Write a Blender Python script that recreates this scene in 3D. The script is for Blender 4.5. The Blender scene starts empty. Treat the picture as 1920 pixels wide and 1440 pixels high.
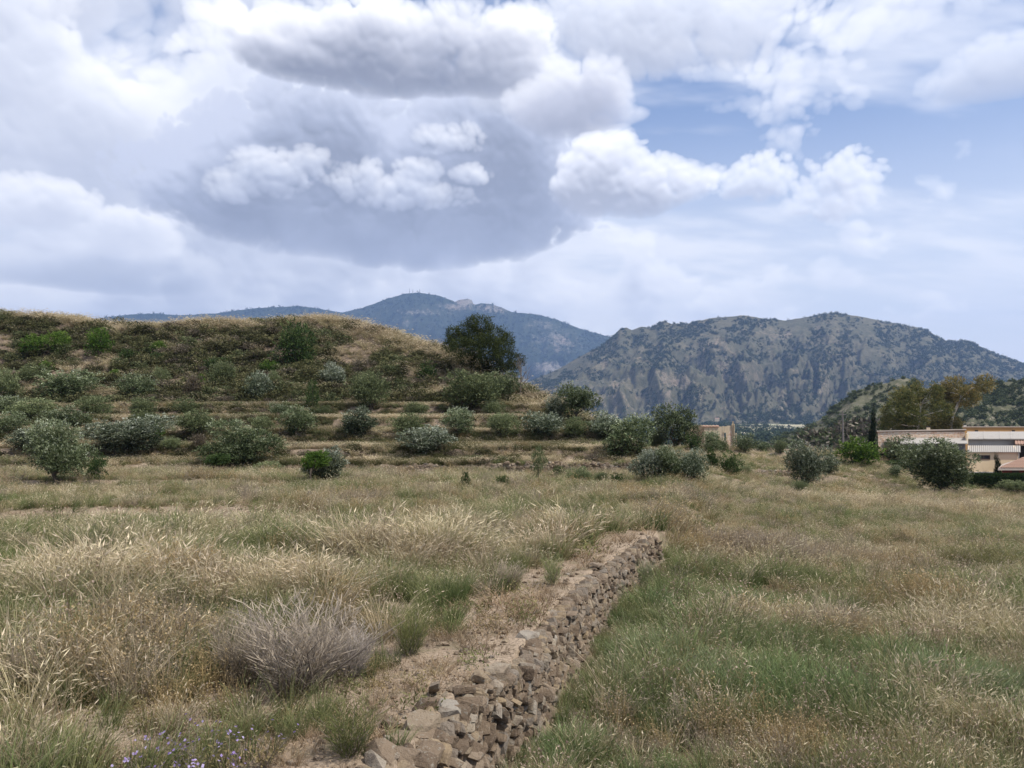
import bpy, math, random
import numpy as np
from mathutils import Vector, Matrix, Euler, Quaternion

PI = math.pi
sc = bpy.context.scene
COL = sc.collection
R = math.radians

# ------------------------------------------------------------------ camera
F = 1442.0                     # focal length in photo pixels (1920 wide)
HOR = 790.0                    # horizon row in the photo
CZ = 2.5                       # eye height above the upper terrace
PITCH = math.atan((HOR - 720.0) / F)
cam_d = bpy.data.cameras.new('camera')
cam = bpy.data.objects.new('camera', cam_d)
COL.objects.link(cam)
cam.location = (0, 0, CZ)
cam.rotation_euler = (PI / 2 + PITCH, 0, 0)
cam_d.sensor_fit = 'HORIZONTAL'
cam_d.sensor_width = 36.0
cam_d.lens = 36.0 * F / 1920.0
cam_d.clip_start = 0.1
cam_d.clip_end = 60000
sc.camera = cam

# ------------------------------------------------------------------ node helpers
class E:
    def __init__(s, t, k): s.t, s.k = t, k
    def __add__(s, o): return mth(s.t, 'ADD', s, o)
    __radd__ = __add__
    def __mul__(s, o): return mth(s.t, 'MULTIPLY', s, o)
    __rmul__ = __mul__
    def __sub__(s, o): return mth(s.t, 'SUBTRACT', s, o)
    def __rsub__(s, o): return mth(s.t, 'SUBTRACT', o, s)
    def __truediv__(s, o): return mth(s.t, 'DIVIDE', s, o)
    def __rtruediv__(s, o): return mth(s.t, 'DIVIDE', o, s)

def put(t, sock, v):
    if isinstance(v, E): t.links.new(v.k, sock)
    elif isinstance(v, (tuple, list)):
        v = tuple(v)
        if sock.type == 'RGBA' and len(v) == 3: v = v + (1,)
        sock.default_value = v
    else: sock.default_value = v

def mth(t, op, a, b=None, c=None, clamp=False):
    n = t.nodes.new('ShaderNodeMath'); n.operation = op; n.use_clamp = clamp
    for i, v in enumerate((a, b, c)):
        if v is not None: put(t, n.inputs[i], v)
    return E(t, n.outputs[0])

def vmth(t, op, a, b=None, s=None):
    n = t.nodes.new('ShaderNodeVectorMath'); n.operation = op
    put(t, n.inputs[0], a)
    if b is not None: put(t, n.inputs[1], b)
    if s is not None: put(t, n.inputs['Scale'], s)
    return E(t, n.outputs['Value'] if op in ('LENGTH', 'DOT_PRODUCT', 'DISTANCE') else n.outputs[0])

def sstep(t, v, lo, hi, a=0.0, b=1.0, kind='SMOOTHSTEP'):
    n = t.nodes.new('ShaderNodeMapRange'); n.interpolation_type = kind
    for i, q in enumerate((v, lo, hi, a, b)): put(t, n.inputs[i], q)
    return E(t, n.outputs[0])

def mixc(t, f, a, b, blend='MIX'):
    n = t.nodes.new('ShaderNodeMix'); n.data_type = 'RGBA'; n.blend_type = blend
    put(t, n.inputs[0], f); put(t, n.inputs[6], a); put(t, n.inputs[7], b)
    return E(t, n.outputs[2])

def noise(t, vec, scale, detail=4.0, rough=0.55, lac=2.0, dist=0.0, out=0, ntype=None):
    n = t.nodes.new('ShaderNodeTexNoise')
    if ntype: n.noise_type = ntype
    put(t, n.inputs['Vector'], vec); put(t, n.inputs['Scale'], scale)
    put(t, n.inputs['Detail'], detail); put(t, n.inputs['Roughness'], rough)
    put(t, n.inputs['Lacunarity'], lac); put(t, n.inputs['Distortion'], dist)
    return E(t, n.outputs[out])

def ramp(t, f, stops):
    n = t.nodes.new('ShaderNodeValToRGB'); e = n.color_ramp.elements
    while len(e) < len(stops): e.new(0.5)
    for q, (p, c) in zip(e, stops): q.position = p; q.color = tuple(c) + (1,)
    put(t, n.inputs[0], f)
    return E(t, n.outputs[0])

def sep(t, v):
    n = t.nodes.new('ShaderNodeSeparateXYZ'); put(t, n.inputs[0], v)
    return [E(t, o) for o in n.outputs]

def comb(t, x, y, z):
    n = t.nodes.new('ShaderNodeCombineXYZ')
    for i, v in enumerate((x, y, z)): put(t, n.inputs[i], v)
    return E(t, n.outputs[0])

# ------------------------------------------------------------------ pixel geometry
CP, SP = math.cos(PITCH), math.sin(PITCH)
def ray(px, py):
    """direction of a photo pixel; scaled so that its forward (Y) part is 1"""
    x = (px - 960.0) / F; u = (720.0 - py) / F
    v = Vector((x, CP - u * SP, SP + u * CP))
    return v / v.y
def at(px, py, d):
    r = ray(px, py)
    return Vector((r.x * d, d, CZ + r.z * d))
def azel(px, py):
    v = ray(px, py).normalized()
    return math.atan2(v.x, v.y), math.asin(v.z)

# ------------------------------------------------------------------ sun + sky
SUN_AZ, SUN_EL = R(116), R(57)
sdir = Vector((math.sin(SUN_AZ) * math.cos(SUN_EL), math.cos(SUN_AZ) * math.cos(SUN_EL), math.sin(SUN_EL)))
sun_d = bpy.data.lights.new('sun', 'SUN'); sun_d.energy = 4.8; sun_d.angle = R(1.2); sun_d.color = (1.0, 0.95, 0.87)
sun = bpy.data.objects.new('sun', sun_d); COL.objects.link(sun)
sun.rotation_euler = (-sdir).to_track_quat('-Z', 'Y').to_euler(); sun.location = (40, 10, 60)

world = bpy.data.worlds.new('World'); sc.world = world; world.use_nodes = True
# ---- cloud cover: thickness fields lit by marching towards the sun, over the whole dome
def make_vnoise(seed):
    g = np.random.default_rng(seed).random((256, 256)).astype(np.float32)
    def f(x, y):
        xi = np.floor(x); yi = np.floor(y)
        fx = (x - xi).astype(np.float32); fy = (y - yi).astype(np.float32)
        xi = xi.astype(np.int32) & 255; yi = yi.astype(np.int32) & 255
        fx = fx * fx * fx * (fx * (fx * 6 - 15) + 10); fy = fy * fy * fy * (fy * (fy * 6 - 15) + 10)
        x1 = (xi + 1) & 255; y1 = (yi + 1) & 255
        a = g[yi, xi]; b = g[yi, x1]; c = g[y1, xi]; d = g[y1, x1]
        a = a + (b - a) * fx; c = c + (d - c) * fx
        return a + (c - a) * fy
    return f
def make_fbm(seed):
    f = make_vnoise(seed)
    def g(x, y, octv=5, rough=0.5, billow=False):
        s = 0; a = 1.0; tot = 0
        for i in range(octv):
            n = f(x * 2 ** i + 17.3 * i, y * 2 ** i + 9.1 * i)
            if billow: n = 1 - np.abs(n * 2 - 1)
            s = s + n * a; tot += a; a *= rough
        return s / tot
    return g

def sst(x, a, b):
    t = np.clip((x - a) / (b - a), 0, 1)
    return t * t * (3 - 2 * t)

def cloud_cover(Wd=4608, Hd=690):
    step = 2 * PI * F / Wd                                   # photo pixels per texel
    vlo = -60.0
    U1 = (np.arange(Wd, dtype=np.float32) + 0.5) * step - PI * F
    V1 = vlo + (np.arange(Hd, dtype=np.float32) + 0.5) * step
    # the seam behind the camera is closed by mirroring the far half
    Um = np.where(np.abs(U1) > 2600, np.sign(U1) * (5200 - np.abs(U1)), U1).astype(np.float32)
    U, V = np.meshgrid(Um, V1); U = U.astype(np.float32); V = V.astype(np.float32)
    n1, n2, n3, n4 = make_fbm(1), make_fbm(2), make_fbm(3), make_fbm(4)
    wu = n1(U / 190, V / 150, 3) - 0.5; wv = n2(U / 190, V / 150, 3) - 0.5
    bu = n1(U / 46 + 50, V / 46, 3) - 0.5; bv = n2(U / 46 + 50, V / 46, 3) - 0.5
    Uw, Vw = U + wu * 120 + bu * 14, V + wv * 90 + bv * 14
    A = n3(Uw / 120, Vw / 95, 6, 0.47) - 0.5                 # soft lumps
    def puffs(px, py, seed):
        """rounded heads: the nearest of one random centre per cell"""
        g = np.random.default_rng(seed).random((3, 128, 128)).astype(np.float32)
        xi = np.floor(px).astype(np.int32); yi = np.floor(py).astype(np.int32); best = np.full(px.shape, 9.0, np.float32)
        for oy in (-1, 0, 1):
            for ox in (-1, 0, 1):
                cx = (xi + ox) & 127; cyy = (yi + oy) & 127
                dx = xi + ox + g[0][cyy, cx] - px; dy = yi + oy + g[1][cyy, cx] - py
                best = np.minimum(best, (dx * dx + dy * dy) / (0.55 + 0.75 * g[2][cyy, cx]))
        return np.sqrt(np.clip(1.0 - best, 0, 1))
    Uq, Vq = (U + wu * 60 + bu * 12).astype(np.float32), (V + wv * 45 + bv * 12).astype(np.float32)
    B = (puffs(Uq / 58, Vq / 50, 5) * 0.62 + puffs(Uq / 27 + 7, Vq / 24 + 3, 6) * 0.38) - 0.52          # cauliflower
    Bs = (puffs(Uq / 27 + 7, Vq / 24 + 3, 6) * 0.5 + puffs(Uq / 13 + 31, Vq / 12 + 9, 7) * 0.5) - 0.52   # small cauliflower
    # layer plane
    el = np.maximum(V, 0) / F
    k = 1.0 / (np.sin(el) + 0.26)
    X = np.sin(U / F) * np.cos(el) * k; Y = np.cos(U / F) * np.cos(el) * k
    L1 = n1(X * 0.9 + 40, Y * 2.0, 6, 0.55); L2 = n2(X * 3.0 + 11, Y * 7.5 + 3, 5, 0.55)
    L3 = n3(X * 1.5 + 3, Y * 1.5 + 70, 6, 0.55)
    rgb = np.zeros(U.shape + (3,), np.float32); al = np.zeros(U.shape, np.float32)
    def over(col, a):
        nonlocal rgb, al
        a = a.astype(np.float32); ia = 1 - a
        rgb *= ia[..., None]; rgb += np.asarray(col, np.float32) * a[..., None]
        al *= ia; al += a
    def blur(T, r):
        for ax in (0, 1):
            c = np.cumsum(np.concatenate([np.take(T, range(-r - 1, 0), ax), T, np.take(T, range(0, r), ax)], ax), ax)
            n = T.shape[ax]
            hi = np.take(c, range(2 * r + 1, 2 * r + 1 + n), ax); lo = np.take(c, range(0, n), ax)
            T = (hi - lo) / (2 * r + 1)
        return T
    def lit(T, kk, reach=60.0, slant=0.35, fine=0.5):
        """light left after passing the cloud above a point; reach in photo pixels"""
        Ts = [T, blur(T, 2), blur(T, 6)]
        acc = np.zeros_like(T); n = 8; last = 0.0
        for i in range(n):
            h = reach * ((i + 1) / n) ** 1.7
            dv = max(1, int(round(h / step)))
            src = Ts[0] if dv < 4 else Ts[1] if dv < 10 else Ts[2]
            acc += np.roll(src, (-dv, -int(round(dv * slant))), (0, 1)) * (h - last); last = h
        d1 = np.roll(Ts[1], (-2, -1), (0, 1)) - np.roll(Ts[1], (1, 0), (0, 1))
        return np.clip(np.exp(-kk * acc) - fine * d1, 0, 1)
    def shade(T, kk, dark, mid, white, var=0.0, **kw):
        l = np.clip(lit(T, kk, **kw) + var * (wu + A * 0.8 + B * 0.55), 0, 1)[..., None]
        d, m, w = (np.asarray(c, np.float32) for c in (dark, mid, white))
        return np.where(l < 0.5, d + (m - d) * (l * 2), m + (w - m) * (l * 2 - 1))
    ha, he = azel(225, 35); hole = np.exp(-(((U - ha * F + wu * 60) / 85) ** 2 + ((V - he * F + wv * 60) / 48) ** 2))
    ha, he = azel(330, 140); hole = np.maximum(hole, 0.8 * np.exp(-(((U - ha * F + wu * 60) / 60) ** 2 + ((V - he * F + wv * 60) / 26) ** 2)))
    def blob(px, py, rx, up, dn, p=2.0):
        a, e = azel(px, py)
        qu = (U + wu * min(120, rx * 0.8) - a * F) / rx
        dv = V + wv * min(80, up * 0.8) - e * F
        qv = np.where(dv > 0, dv / up, dv / dn)
        return 1 - np.abs(qu) ** p - np.abs(qv) ** p
    W = (0.97, 0.97, 0.985)
    # high veil and low stratus
    vv = L1 * 0.6 + L2 * 0.4
    over((0.80, 0.825, 0.895), sst(vv, 0.40, 0.64) * (0.74 + 0.14 * sst(V, 700, 200)))
    over((0.86, 0.87, 0.91), sst(vv + A * 0.12, 0.30, 0.56) * sst(V, 470, 250) * 0.8)
    # broken white cloud, thick to the left and again behind the camera
    band = np.cos((U + 1900) / 1500.0)
    cov = L3 * 0.75 + A * 0.30 + B * 0.22 + band * 0.30 - hole * 0.30
    T = np.maximum(cov - 0.50, 0) * 7
    over(shade(T, 0.016, (0.50, 0.54, 0.66), (0.74, 0.77, 0.865), W, reach=70, fine=0.4), (1 - np.exp(-T * 1.7)) * 0.95)
    def cloud(items, amp, kk, dark, mid, white, dens=3.0, al_k=2.2, reach=60.0, small=0.0, alpha=1.0, slant=0.35, edge=0.0, fine=0.25, var=0.0, flat=0.65):
        f = None
        for it in items:
            b = blob(*it); f = b if f is None else np.maximum(f, b)
        f = np.maximum(f, -3)
        e0 = azel(items[0][0], items[0][1])[1] * F
        am = amp * (1 - flat + flat * sst(V, e0 - items[0][4] * 0.9, e0 + items[0][3] * 0.25))
        T = np.maximum(f + am * (A * 1.5 + B * 1.0 + Bs * small) - edge, 0) * dens
        over(shade(T, kk, dark, mid, white, reach=reach, slant=slant, fine=fine, var=var), (1 - np.exp(-T * al_k)) * alpha)
    # left bank
    cloud([(250, 300, 250, 120, 110), (60, 420, 170, 70, 60), (40, 130, 230, 150, 80), (400, 110, 150, 70, 60)], 1.2, 0.010,
          (0.55, 0.59, 0.71), (0.76, 0.79, 0.875), W, 1.6, 1.3, 80, small=0.4, alpha=0.85, edge=hole * 2.2)
    cloud([(160, 510, 190, 55, 42)], 0.8, 0.02, (0.47, 0.51, 0.62), (0.62, 0.66, 0.77), (0.84, 0.86, 0.92), 2.0, 1.6, 50, alpha=0.85)
    cloud([(60, 385, 70, 40, 34), (205, 440, 80, 36, 36), (90, 450, 50, 24, 18)], 1.5, 0.012, (0.62, 0.65, 0.76), (0.80, 0.825, 0.90), W, 1.6, 1.3, 50, small=1.0, alpha=0.85)
    # lit cloud behind the great grey one
    cloud([(560, 200, 260, 110, 90), (930, 250, 190, 100, 90), (1060, 300, 120, 90, 90)], 1.0, 0.008, (0.62, 0.66, 0.78), (0.76, 0.79, 0.875), W, 1.6, 1.6, 80, small=0.4, alpha=0.95)
    # the great grey cloud
    cloud([(715, 400, 375, 110, 86, 2.6), (630, 300, 220, 120, 90), (890, 300, 190, 130, 120), (480, 378, 120, 80, 60), (570, 250, 125, 80, 90)], 1.25, 0.0068, (0.315, 0.345, 0.445), (0.42, 0.465, 0.60),
          (0.60, 0.645, 0.79), 1.8, 2.4, 210, slant=0.05, small=0.8, fine=0.30, var=0.75, flat=0.78, edge=0.10)
    # small bright puffs in front of it
    cloud([(510, 330, 50, 40, 32), (435, 352, 42, 22, 22), (578, 300, 34, 22, 26), (655, 335, 46, 32, 32), (765, 370, 105, 30, 18), (785, 322, 34, 18, 14),
           (845, 258, 48, 26, 22), (882, 332, 36, 18, 12)], 2.0, 0.016, (0.50, 0.545, 0.68), (0.72, 0.755, 0.855), (0.90, 0.91, 0.955), 1.1, 0.8, 60, small=1.2, alpha=0.93, var=0.25, edge=0.35, fine=0.45, flat=0.3)
    # behind and beside the tall cumulus
    cloud([(1010, 160, 150, 120, 60), (1250, 25, 210, 90, 70), (1130, 60, 110, 70, 70)], 1.2, 0.010, (0.52, 0.55, 0.65), (0.76, 0.79, 0.875), W, 1.5, 1.2, 90, small=0.6, alpha=0.92, edge=0.12)
    # the tall bright cumulus with its flat grey base
    cloud([(760, 125, 310, 60, 50, 2.4), (690, 85, 190, 72, 80), (880, 82, 150, 66, 80), (545, 110, 115, 45, 42)], 0.75, 0.0125, (0.27, 0.29, 0.375), (0.60, 0.62, 0.715), W, 1.7, 1.6, 110, small=0.75, fine=0.34, var=0.25)
    cloud([(1075, 215, 120, 60, 38), (1090, 175, 80, 70, 50)], 0.8, 0.013, (0.36, 0.38, 0.48), (0.56, 0.58, 0.69), (0.86, 0.87, 0.93), 1.6, 1.4, 90, small=0.6, edge=0.1)
    # right-hand puffs
    cloud([(1185, 360, 130, 55, 46, 2.3), (1140, 320, 75, 55, 50)], 0.95, 0.012, (0.45, 0.47, 0.56), (0.73, 0.75, 0.84), W, 1.7, 1.4, 80, small=1.0, fine=0.5, edge=0.08)
    cloud([(1412, 355, 60, 40, 24), (1600, 350, 60, 44, 40), (1555, 385, 60, 34, 26)], 2.0, 0.012, (0.60, 0.63, 0.74), (0.80, 0.83, 0.91), W, 1.3, 1.0, 60, small=1.3, alpha=0.88, edge=0.72, fine=0.45, flat=0.3)
    cloud([(1690, 25, 150, 60, 60), (1880, 70, 44, 24, 18), (1350, 138, 110, 22, 14), (1420, 190, 120, 26, 20)], 2.0, 0.01, (0.70, 0.73, 0.83), (0.84, 0.86, 0.925), W, 0.9, 0.8, 50, small=0.9, alpha=0.75, edge=0.85)
    cloud([(1880, 140, 95, 45, 34)], 1.5, 0.015, (0.55, 0.58, 0.68), (0.70, 0.73, 0.82), (0.84, 0.86, 0.92), 1.6, 1.0, 60, small=0.5, alpha=0.75)
    return rgb, al, step, vlo

def build_sky():
    t = world.node_tree; t.nodes.clear()
    S = 0.1                                    # background strength
    rgb, al, step, vlo = cloud_cover()
    h, w = al.shape
    px = np.empty((h, w, 4), np.float32)
    px[..., :3] = 1.15 * np.clip(rgb / np.maximum(al, 1e-3)[..., None], 0, 1) ** 1.28; px[..., 3] = al
    g_ = px[..., :3].mean(-1, keepdims=True); px[..., :3] = (g_ + (px[..., :3] - g_) * 0.66) * np.array([1.015, 1.0, 0.985], np.float32)
    img = bpy.data.images.new('cloud_cover', w, h, alpha=True, float_buffer=True)
    img.colorspace_settings.name = 'Non-Color'; img.alpha_mode = 'CHANNEL_PACKED'
    img.pixels.foreach_set(px.ravel()); img.update()
    sky = t.nodes.new('ShaderNodeTexSky'); sky.sky_type = 'NISHITA'; sky.sun_disc = False
    sky.sun_elevation = SUN_EL; sky.sun_rotation = SUN_AZ; sky.altitude = 300
    sky.air_density = 1.0; sky.dust_density = 0.6; sky.ozone_density = 1.6
    geo = t.nodes.new('ShaderNodeTexCoord')
    D = vmth(t, 'NORMALIZE', E(t, geo.outputs['Generated']))
    dx, dy, dz = sep(t, D)
    U = mth(t, 'ARCTAN2', dx, dy) * F
    V = mth(t, 'ARCSINE', dz) * F
    im = t.nodes.new('ShaderNodeTexImage'); im.image = img; im.extension = 'EXTEND'; im.interpolation = 'Linear'
    put(t, im.inputs[0], comb(t, (U + PI * F) / (2 * PI * F), (V - vlo) / (step * h), 0.0))
    c = lambda r, g, b: (r / S, g / S, b / S)
    col = mixc(t, 1.0, E(t, sky.outputs[0]), (0.80, 0.97, 1.20), 'MULTIPLY')
    col = mixc(t, sstep(t, V, 640, 60, 0.08, 0.92), col, c(0.97, 0.965, 0.965))
    col = mixc(t, E(t, im.outputs[1]), col, vmth(t, 'SCALE', E(t, im.outputs[0]), s=1.0 / S))
    col = mixc(t, sstep(t, V, -15, -80), col, c(0.22, 0.22, 0.21))
    bg = t.nodes.new('ShaderNodeBackground'); bg.inputs[1].default_value = S
    t.links.new(col.k, bg.inputs[0])
    o = t.nodes.new('ShaderNodeOutputWorld'); t.links.new(bg.outputs[0], o.inputs[0])
build_sky()
world.cycles.sampling_method = 'MANUAL'; world.cycles.sample_map_resolution = 512

vs = sc.view_settings
vs.view_transform = 'Standard'; vs.look = 'None'; vs.exposure = 0.32; vs.gamma = 1.0; vs.use_curve_mapping = False
cy = sc.cycles
sc.render.engine = 'CYCLES'
cy.use_denoising = True
cy.max_bounces = 6; cy.diffuse_bounces = 3; cy.glossy_bounces = 2; cy.transmission_bounces = 3; cy.volume_bounces = 0
cy.caustics_reflective = False; cy.caustics_refractive = False
#SPLIT
# ================================================================== helpers for objects
def tag(o, label=None, cat=None, group=None, kind=None):
    if label: o['label'] = label
    if cat: o['category'] = cat
    if group: o['group'] = group
    if kind: o['kind'] = kind
    return o
def link(o, parent=None):
    COL.objects.link(o)
    if parent is not None: o.parent = parent
    return o
def empty(name, loc=(0, 0, 0), rz=0.0, s=1.0):
    o = bpy.data.objects.new(name, None); o.empty_display_size = 0.2
    o.location = loc; o.rotation_euler = (0, 0, rz); o.scale = (s, s, s) if not isinstance(s, (tuple, list)) else s
    return link(o)
def mesh(name, verts, faces, mat=None, smooth=False, attrs=None):
    """faces: (n,3)/(n,4) array or a list of tuples; attrs: per-vertex floats"""
    me = bpy.data.meshes.new(name)
    if isinstance(faces, np.ndarray):
        v = np.asarray(verts, np.float32); n, k = faces.shape
        me.vertices.add(len(v)); me.vertices.foreach_set('co', v.ravel())
        me.loops.add(n * k); me.loops.foreach_set('vertex_index', faces.astype(np.int32).ravel())
        me.polygons.add(n); me.polygons.foreach_set('loop_start', np.arange(0, n * k, k, dtype=np.int32))
        me.update(calc_edges=True)
    else:
        me.from_pydata([tuple(q) for q in verts], [], faces); me.update()
    if smooth: me.polygons.foreach_set('use_smooth', np.ones(len(me.polygons), bool))
    for kname, arr in (attrs or {}).items():
        a = me.attributes.new(kname, 'FLOAT', 'POINT'); a.data.foreach_set('value', np.asarray(arr, np.float32))
    if mat: me.materials.append(mat)
    return me
def obj(name, me, parent=None): return link(bpy.data.objects.new(name, me), parent)

def fb(seed): return make_fbm(seed)
NZ = [make_fbm(s) for s in range(20, 28)]

def new_mat(name):
    m = bpy.data.materials.new(name); m.use_nodes = True
    t = m.node_tree; t.nodes.clear()
    return m, t
def finish(t, shader, disp=None):
    o = t.nodes.new('ShaderNodeOutputMaterial'); t.links.new(shader, o.inputs[0])
def principled(t, col, rough=0.85, spec=0.25, bump=None, bstr=0.4, bdist=0.02):
    p = t.nodes.new('ShaderNodeBsdfPrincipled')
    put(t, p.inputs['Base Color'], col); put(t, p.inputs['Roughness'], rough); put(t, p.inputs['Specular IOR Level'], spec)
    if bump is not None:
        b = t.nodes.new('ShaderNodeBump'); b.inputs['Strength'].default_value = bstr; b.inputs['Distance'].default_value = bdist
        put(t, b.inputs['Height'], bump); t.links.new(b.outputs[0], p.inputs['Normal'])
    return p.outputs[0]
def attr(t, name):
    n = t.nodes.new('ShaderNodeAttribute'); n.attribute_name = name
    return E(t, n.outputs['Fac'])
def wpos(t): return E(t, t.nodes.new('ShaderNodeNewGeometry').outputs['Position'])
def orand(t): return E(t, t.nodes.new('ShaderNodeObjectInfo').outputs['Random'])
def foliage(t, col, trans=0.3, tcol=None):
    d = t.nodes.new('ShaderNodeBsdfDiffuse'); put(t, d.inputs[0], col)
    tr = t.nodes.new('ShaderNodeBsdfTranslucent'); put(t, tr.inputs[0], tcol if tcol is not None else col)
    m = t.nodes.new('ShaderNodeMixShader'); m.inputs[0].default_value = trans
    t.links.new(d.outputs[0], m.inputs[1]); t.links.new(tr.outputs[0], m.inputs[2])
    return m.outputs[0]
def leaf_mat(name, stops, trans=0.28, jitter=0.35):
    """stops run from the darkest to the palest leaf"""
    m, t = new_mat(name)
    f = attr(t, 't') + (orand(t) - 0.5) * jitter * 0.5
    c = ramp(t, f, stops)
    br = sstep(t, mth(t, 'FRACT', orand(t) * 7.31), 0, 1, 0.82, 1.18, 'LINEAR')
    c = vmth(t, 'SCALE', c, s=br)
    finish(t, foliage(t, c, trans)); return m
def plain_mat(name, col, rough=0.85, var=0.25, scale=3.0, bump=0.0, spec=0.25):
    m, t = new_mat(name)
    n = noise(t, wpos(t), scale, 6, 0.6)
    c = vmth(t, 'SCALE', col, s=sstep(t, n, 0.25, 0.75, 1 - var, 1 + var, 'LINEAR'))
    finish(t, principled(t, c, rough, spec, n if bump else None, bump)); return m

# ================================================================== terrain
WALL = [(-1.55, 3.6), (-0.98, 5.2), (-0.66, 6.3), (-0.41, 7.36), (0.0, 8.0), (0.28, 9.3), (0.66, 10.6), (1.08, 12.0), (1.83, 13.9), (2.5, 15.7), (3.0, 16.6)]
BX = [(-3.2, 0.0)] + WALL + [(4.4, 20.0), (9.0, 35.0), (14.0, 50.0), (22.0, 75.0), (30.0, 100.0)]
bxx = np.array([p[0] for p in BX]); bxd = np.array([p[1] for p in BX])
def xb(d): return np.interp(d, bxd, bxx)
ZL = np.array([(-50, -0.6), (0, -0.12), (6, 0), (14, 0.04), (17.5, -0.08), (20.3, -0.20), (21.3, 0.13), (27, 0.02), (30.2, -0.08), (30.9, 0.14), (36, 0.0), (40, -0.1), (60, -0.4), (92, -0.7)])
ZLF = np.array([(-50, -0.6), (0, -0.12), (6, 0), (14, 0.04), (22, 0.0), (30, -0.05), (40, -0.25), (60, -0.4), (92, -0.7)])
RC = np.array([1000, 1250, 1400, 1500, 1600, 1700, 1920, 2300.])
RD = np.array([0, 10, 16, 25, 40, 52, 56, 70, 92.])
RZ = np.array([[-.8] * 8, [-.8] * 8,
    [-.5, -.6, -.8, -.9, -.95, -1.0, -1.1, -1.3],
    [-.45, -.55, -.8, -1.0, -1.1, -1.25, -1.45, -1.7],
    [-.5, -.55, -.9, -1.2, -1.5, -1.75, -2.1, -2.4],
    [-.5, -.5, -1.2, -1.7, -1.85, -2.25, -3.0, -3.3],
    [-.45, -.47, -1.0, -1.2, -1.6, -2.2, -3.4, -3.7],
    [-.5, -.5, -1.1, -1.15, -1.2, -1.9, -3.4, -3.7],
    [-.6, -.7, -1.1, -1.1, -1.3, -1.8, -2.6, -3.0]])
def bil(c, d):
    c = np.clip(c, RC[0], RC[-1]); d = np.clip(d, RD[0], RD[-1])
    i = np.clip(np.searchsorted(RC, c) - 1, 0, len(RC) - 2); j = np.clip(np.searchsorted(RD, d) - 1, 0, len(RD) - 2)
    u = (c - RC[i]) / (RC[i + 1] - RC[i]); v = (d - RD[j]) / (RD[j + 1] - RD[j])
    return (RZ[j, i] * (1 - u) + RZ[j, i + 1] * u) * (1 - v) + (RZ[j + 1, i] * (1 - u) + RZ[j + 1, i + 1] * u) * v
ZH = np.array([(0, -8), (36, -1.5), (39.5, -0.3), (40.0, -0.1), (40.05, 0.24), (42.2, 0.34), (43.1, 0.95), (46.8, 1.02), (48.2, 1.75), (52.5, 1.86), (53.8, 2.65), (57, 2.76), (58.3, 3.6),
               (62, 3.72), (63.3, 4.6), (66, 5.3), (72, 8.0), (79, 12.0), (84, 14.0), (87, 14.6), (95, 14.2), (120, 8), (260, -28), (400, -45)])
CR = np.array([(-900, 570), (-300, 588), (0, 600), (60, 599), (130, 607), (180, 615), (300, 618), (400, 616), (480, 610), (560, 604), (640, 608), (700, 622), (760, 641), (830, 663), (900, 697), (1000, 744), (1060, 774), (1120, 797), (1200, 838), (1260, 864), (1340, 886), (1500, 930), (2600, 1200)])
def zh_raw(d): return np.interp(d, ZH[:, 0], ZH[:, 1])
_px = np.arange(-900, 2600, 10.0); _dd = np.arange(38, 88, 0.25)
_sl = (HOR - np.interp(_px, CR[:, 0], CR[:, 1])) / F
_over = zh_raw(_dd)[None] > CZ + _sl[:, None] * _dd[None]
_dc = np.where(_over.any(1), _dd[np.argmax(_over, 1)], 87.0)
_dc = np.convolve(np.pad(_dc, 4, 'edge'), np.ones(9) / 9, 'valid')
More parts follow.
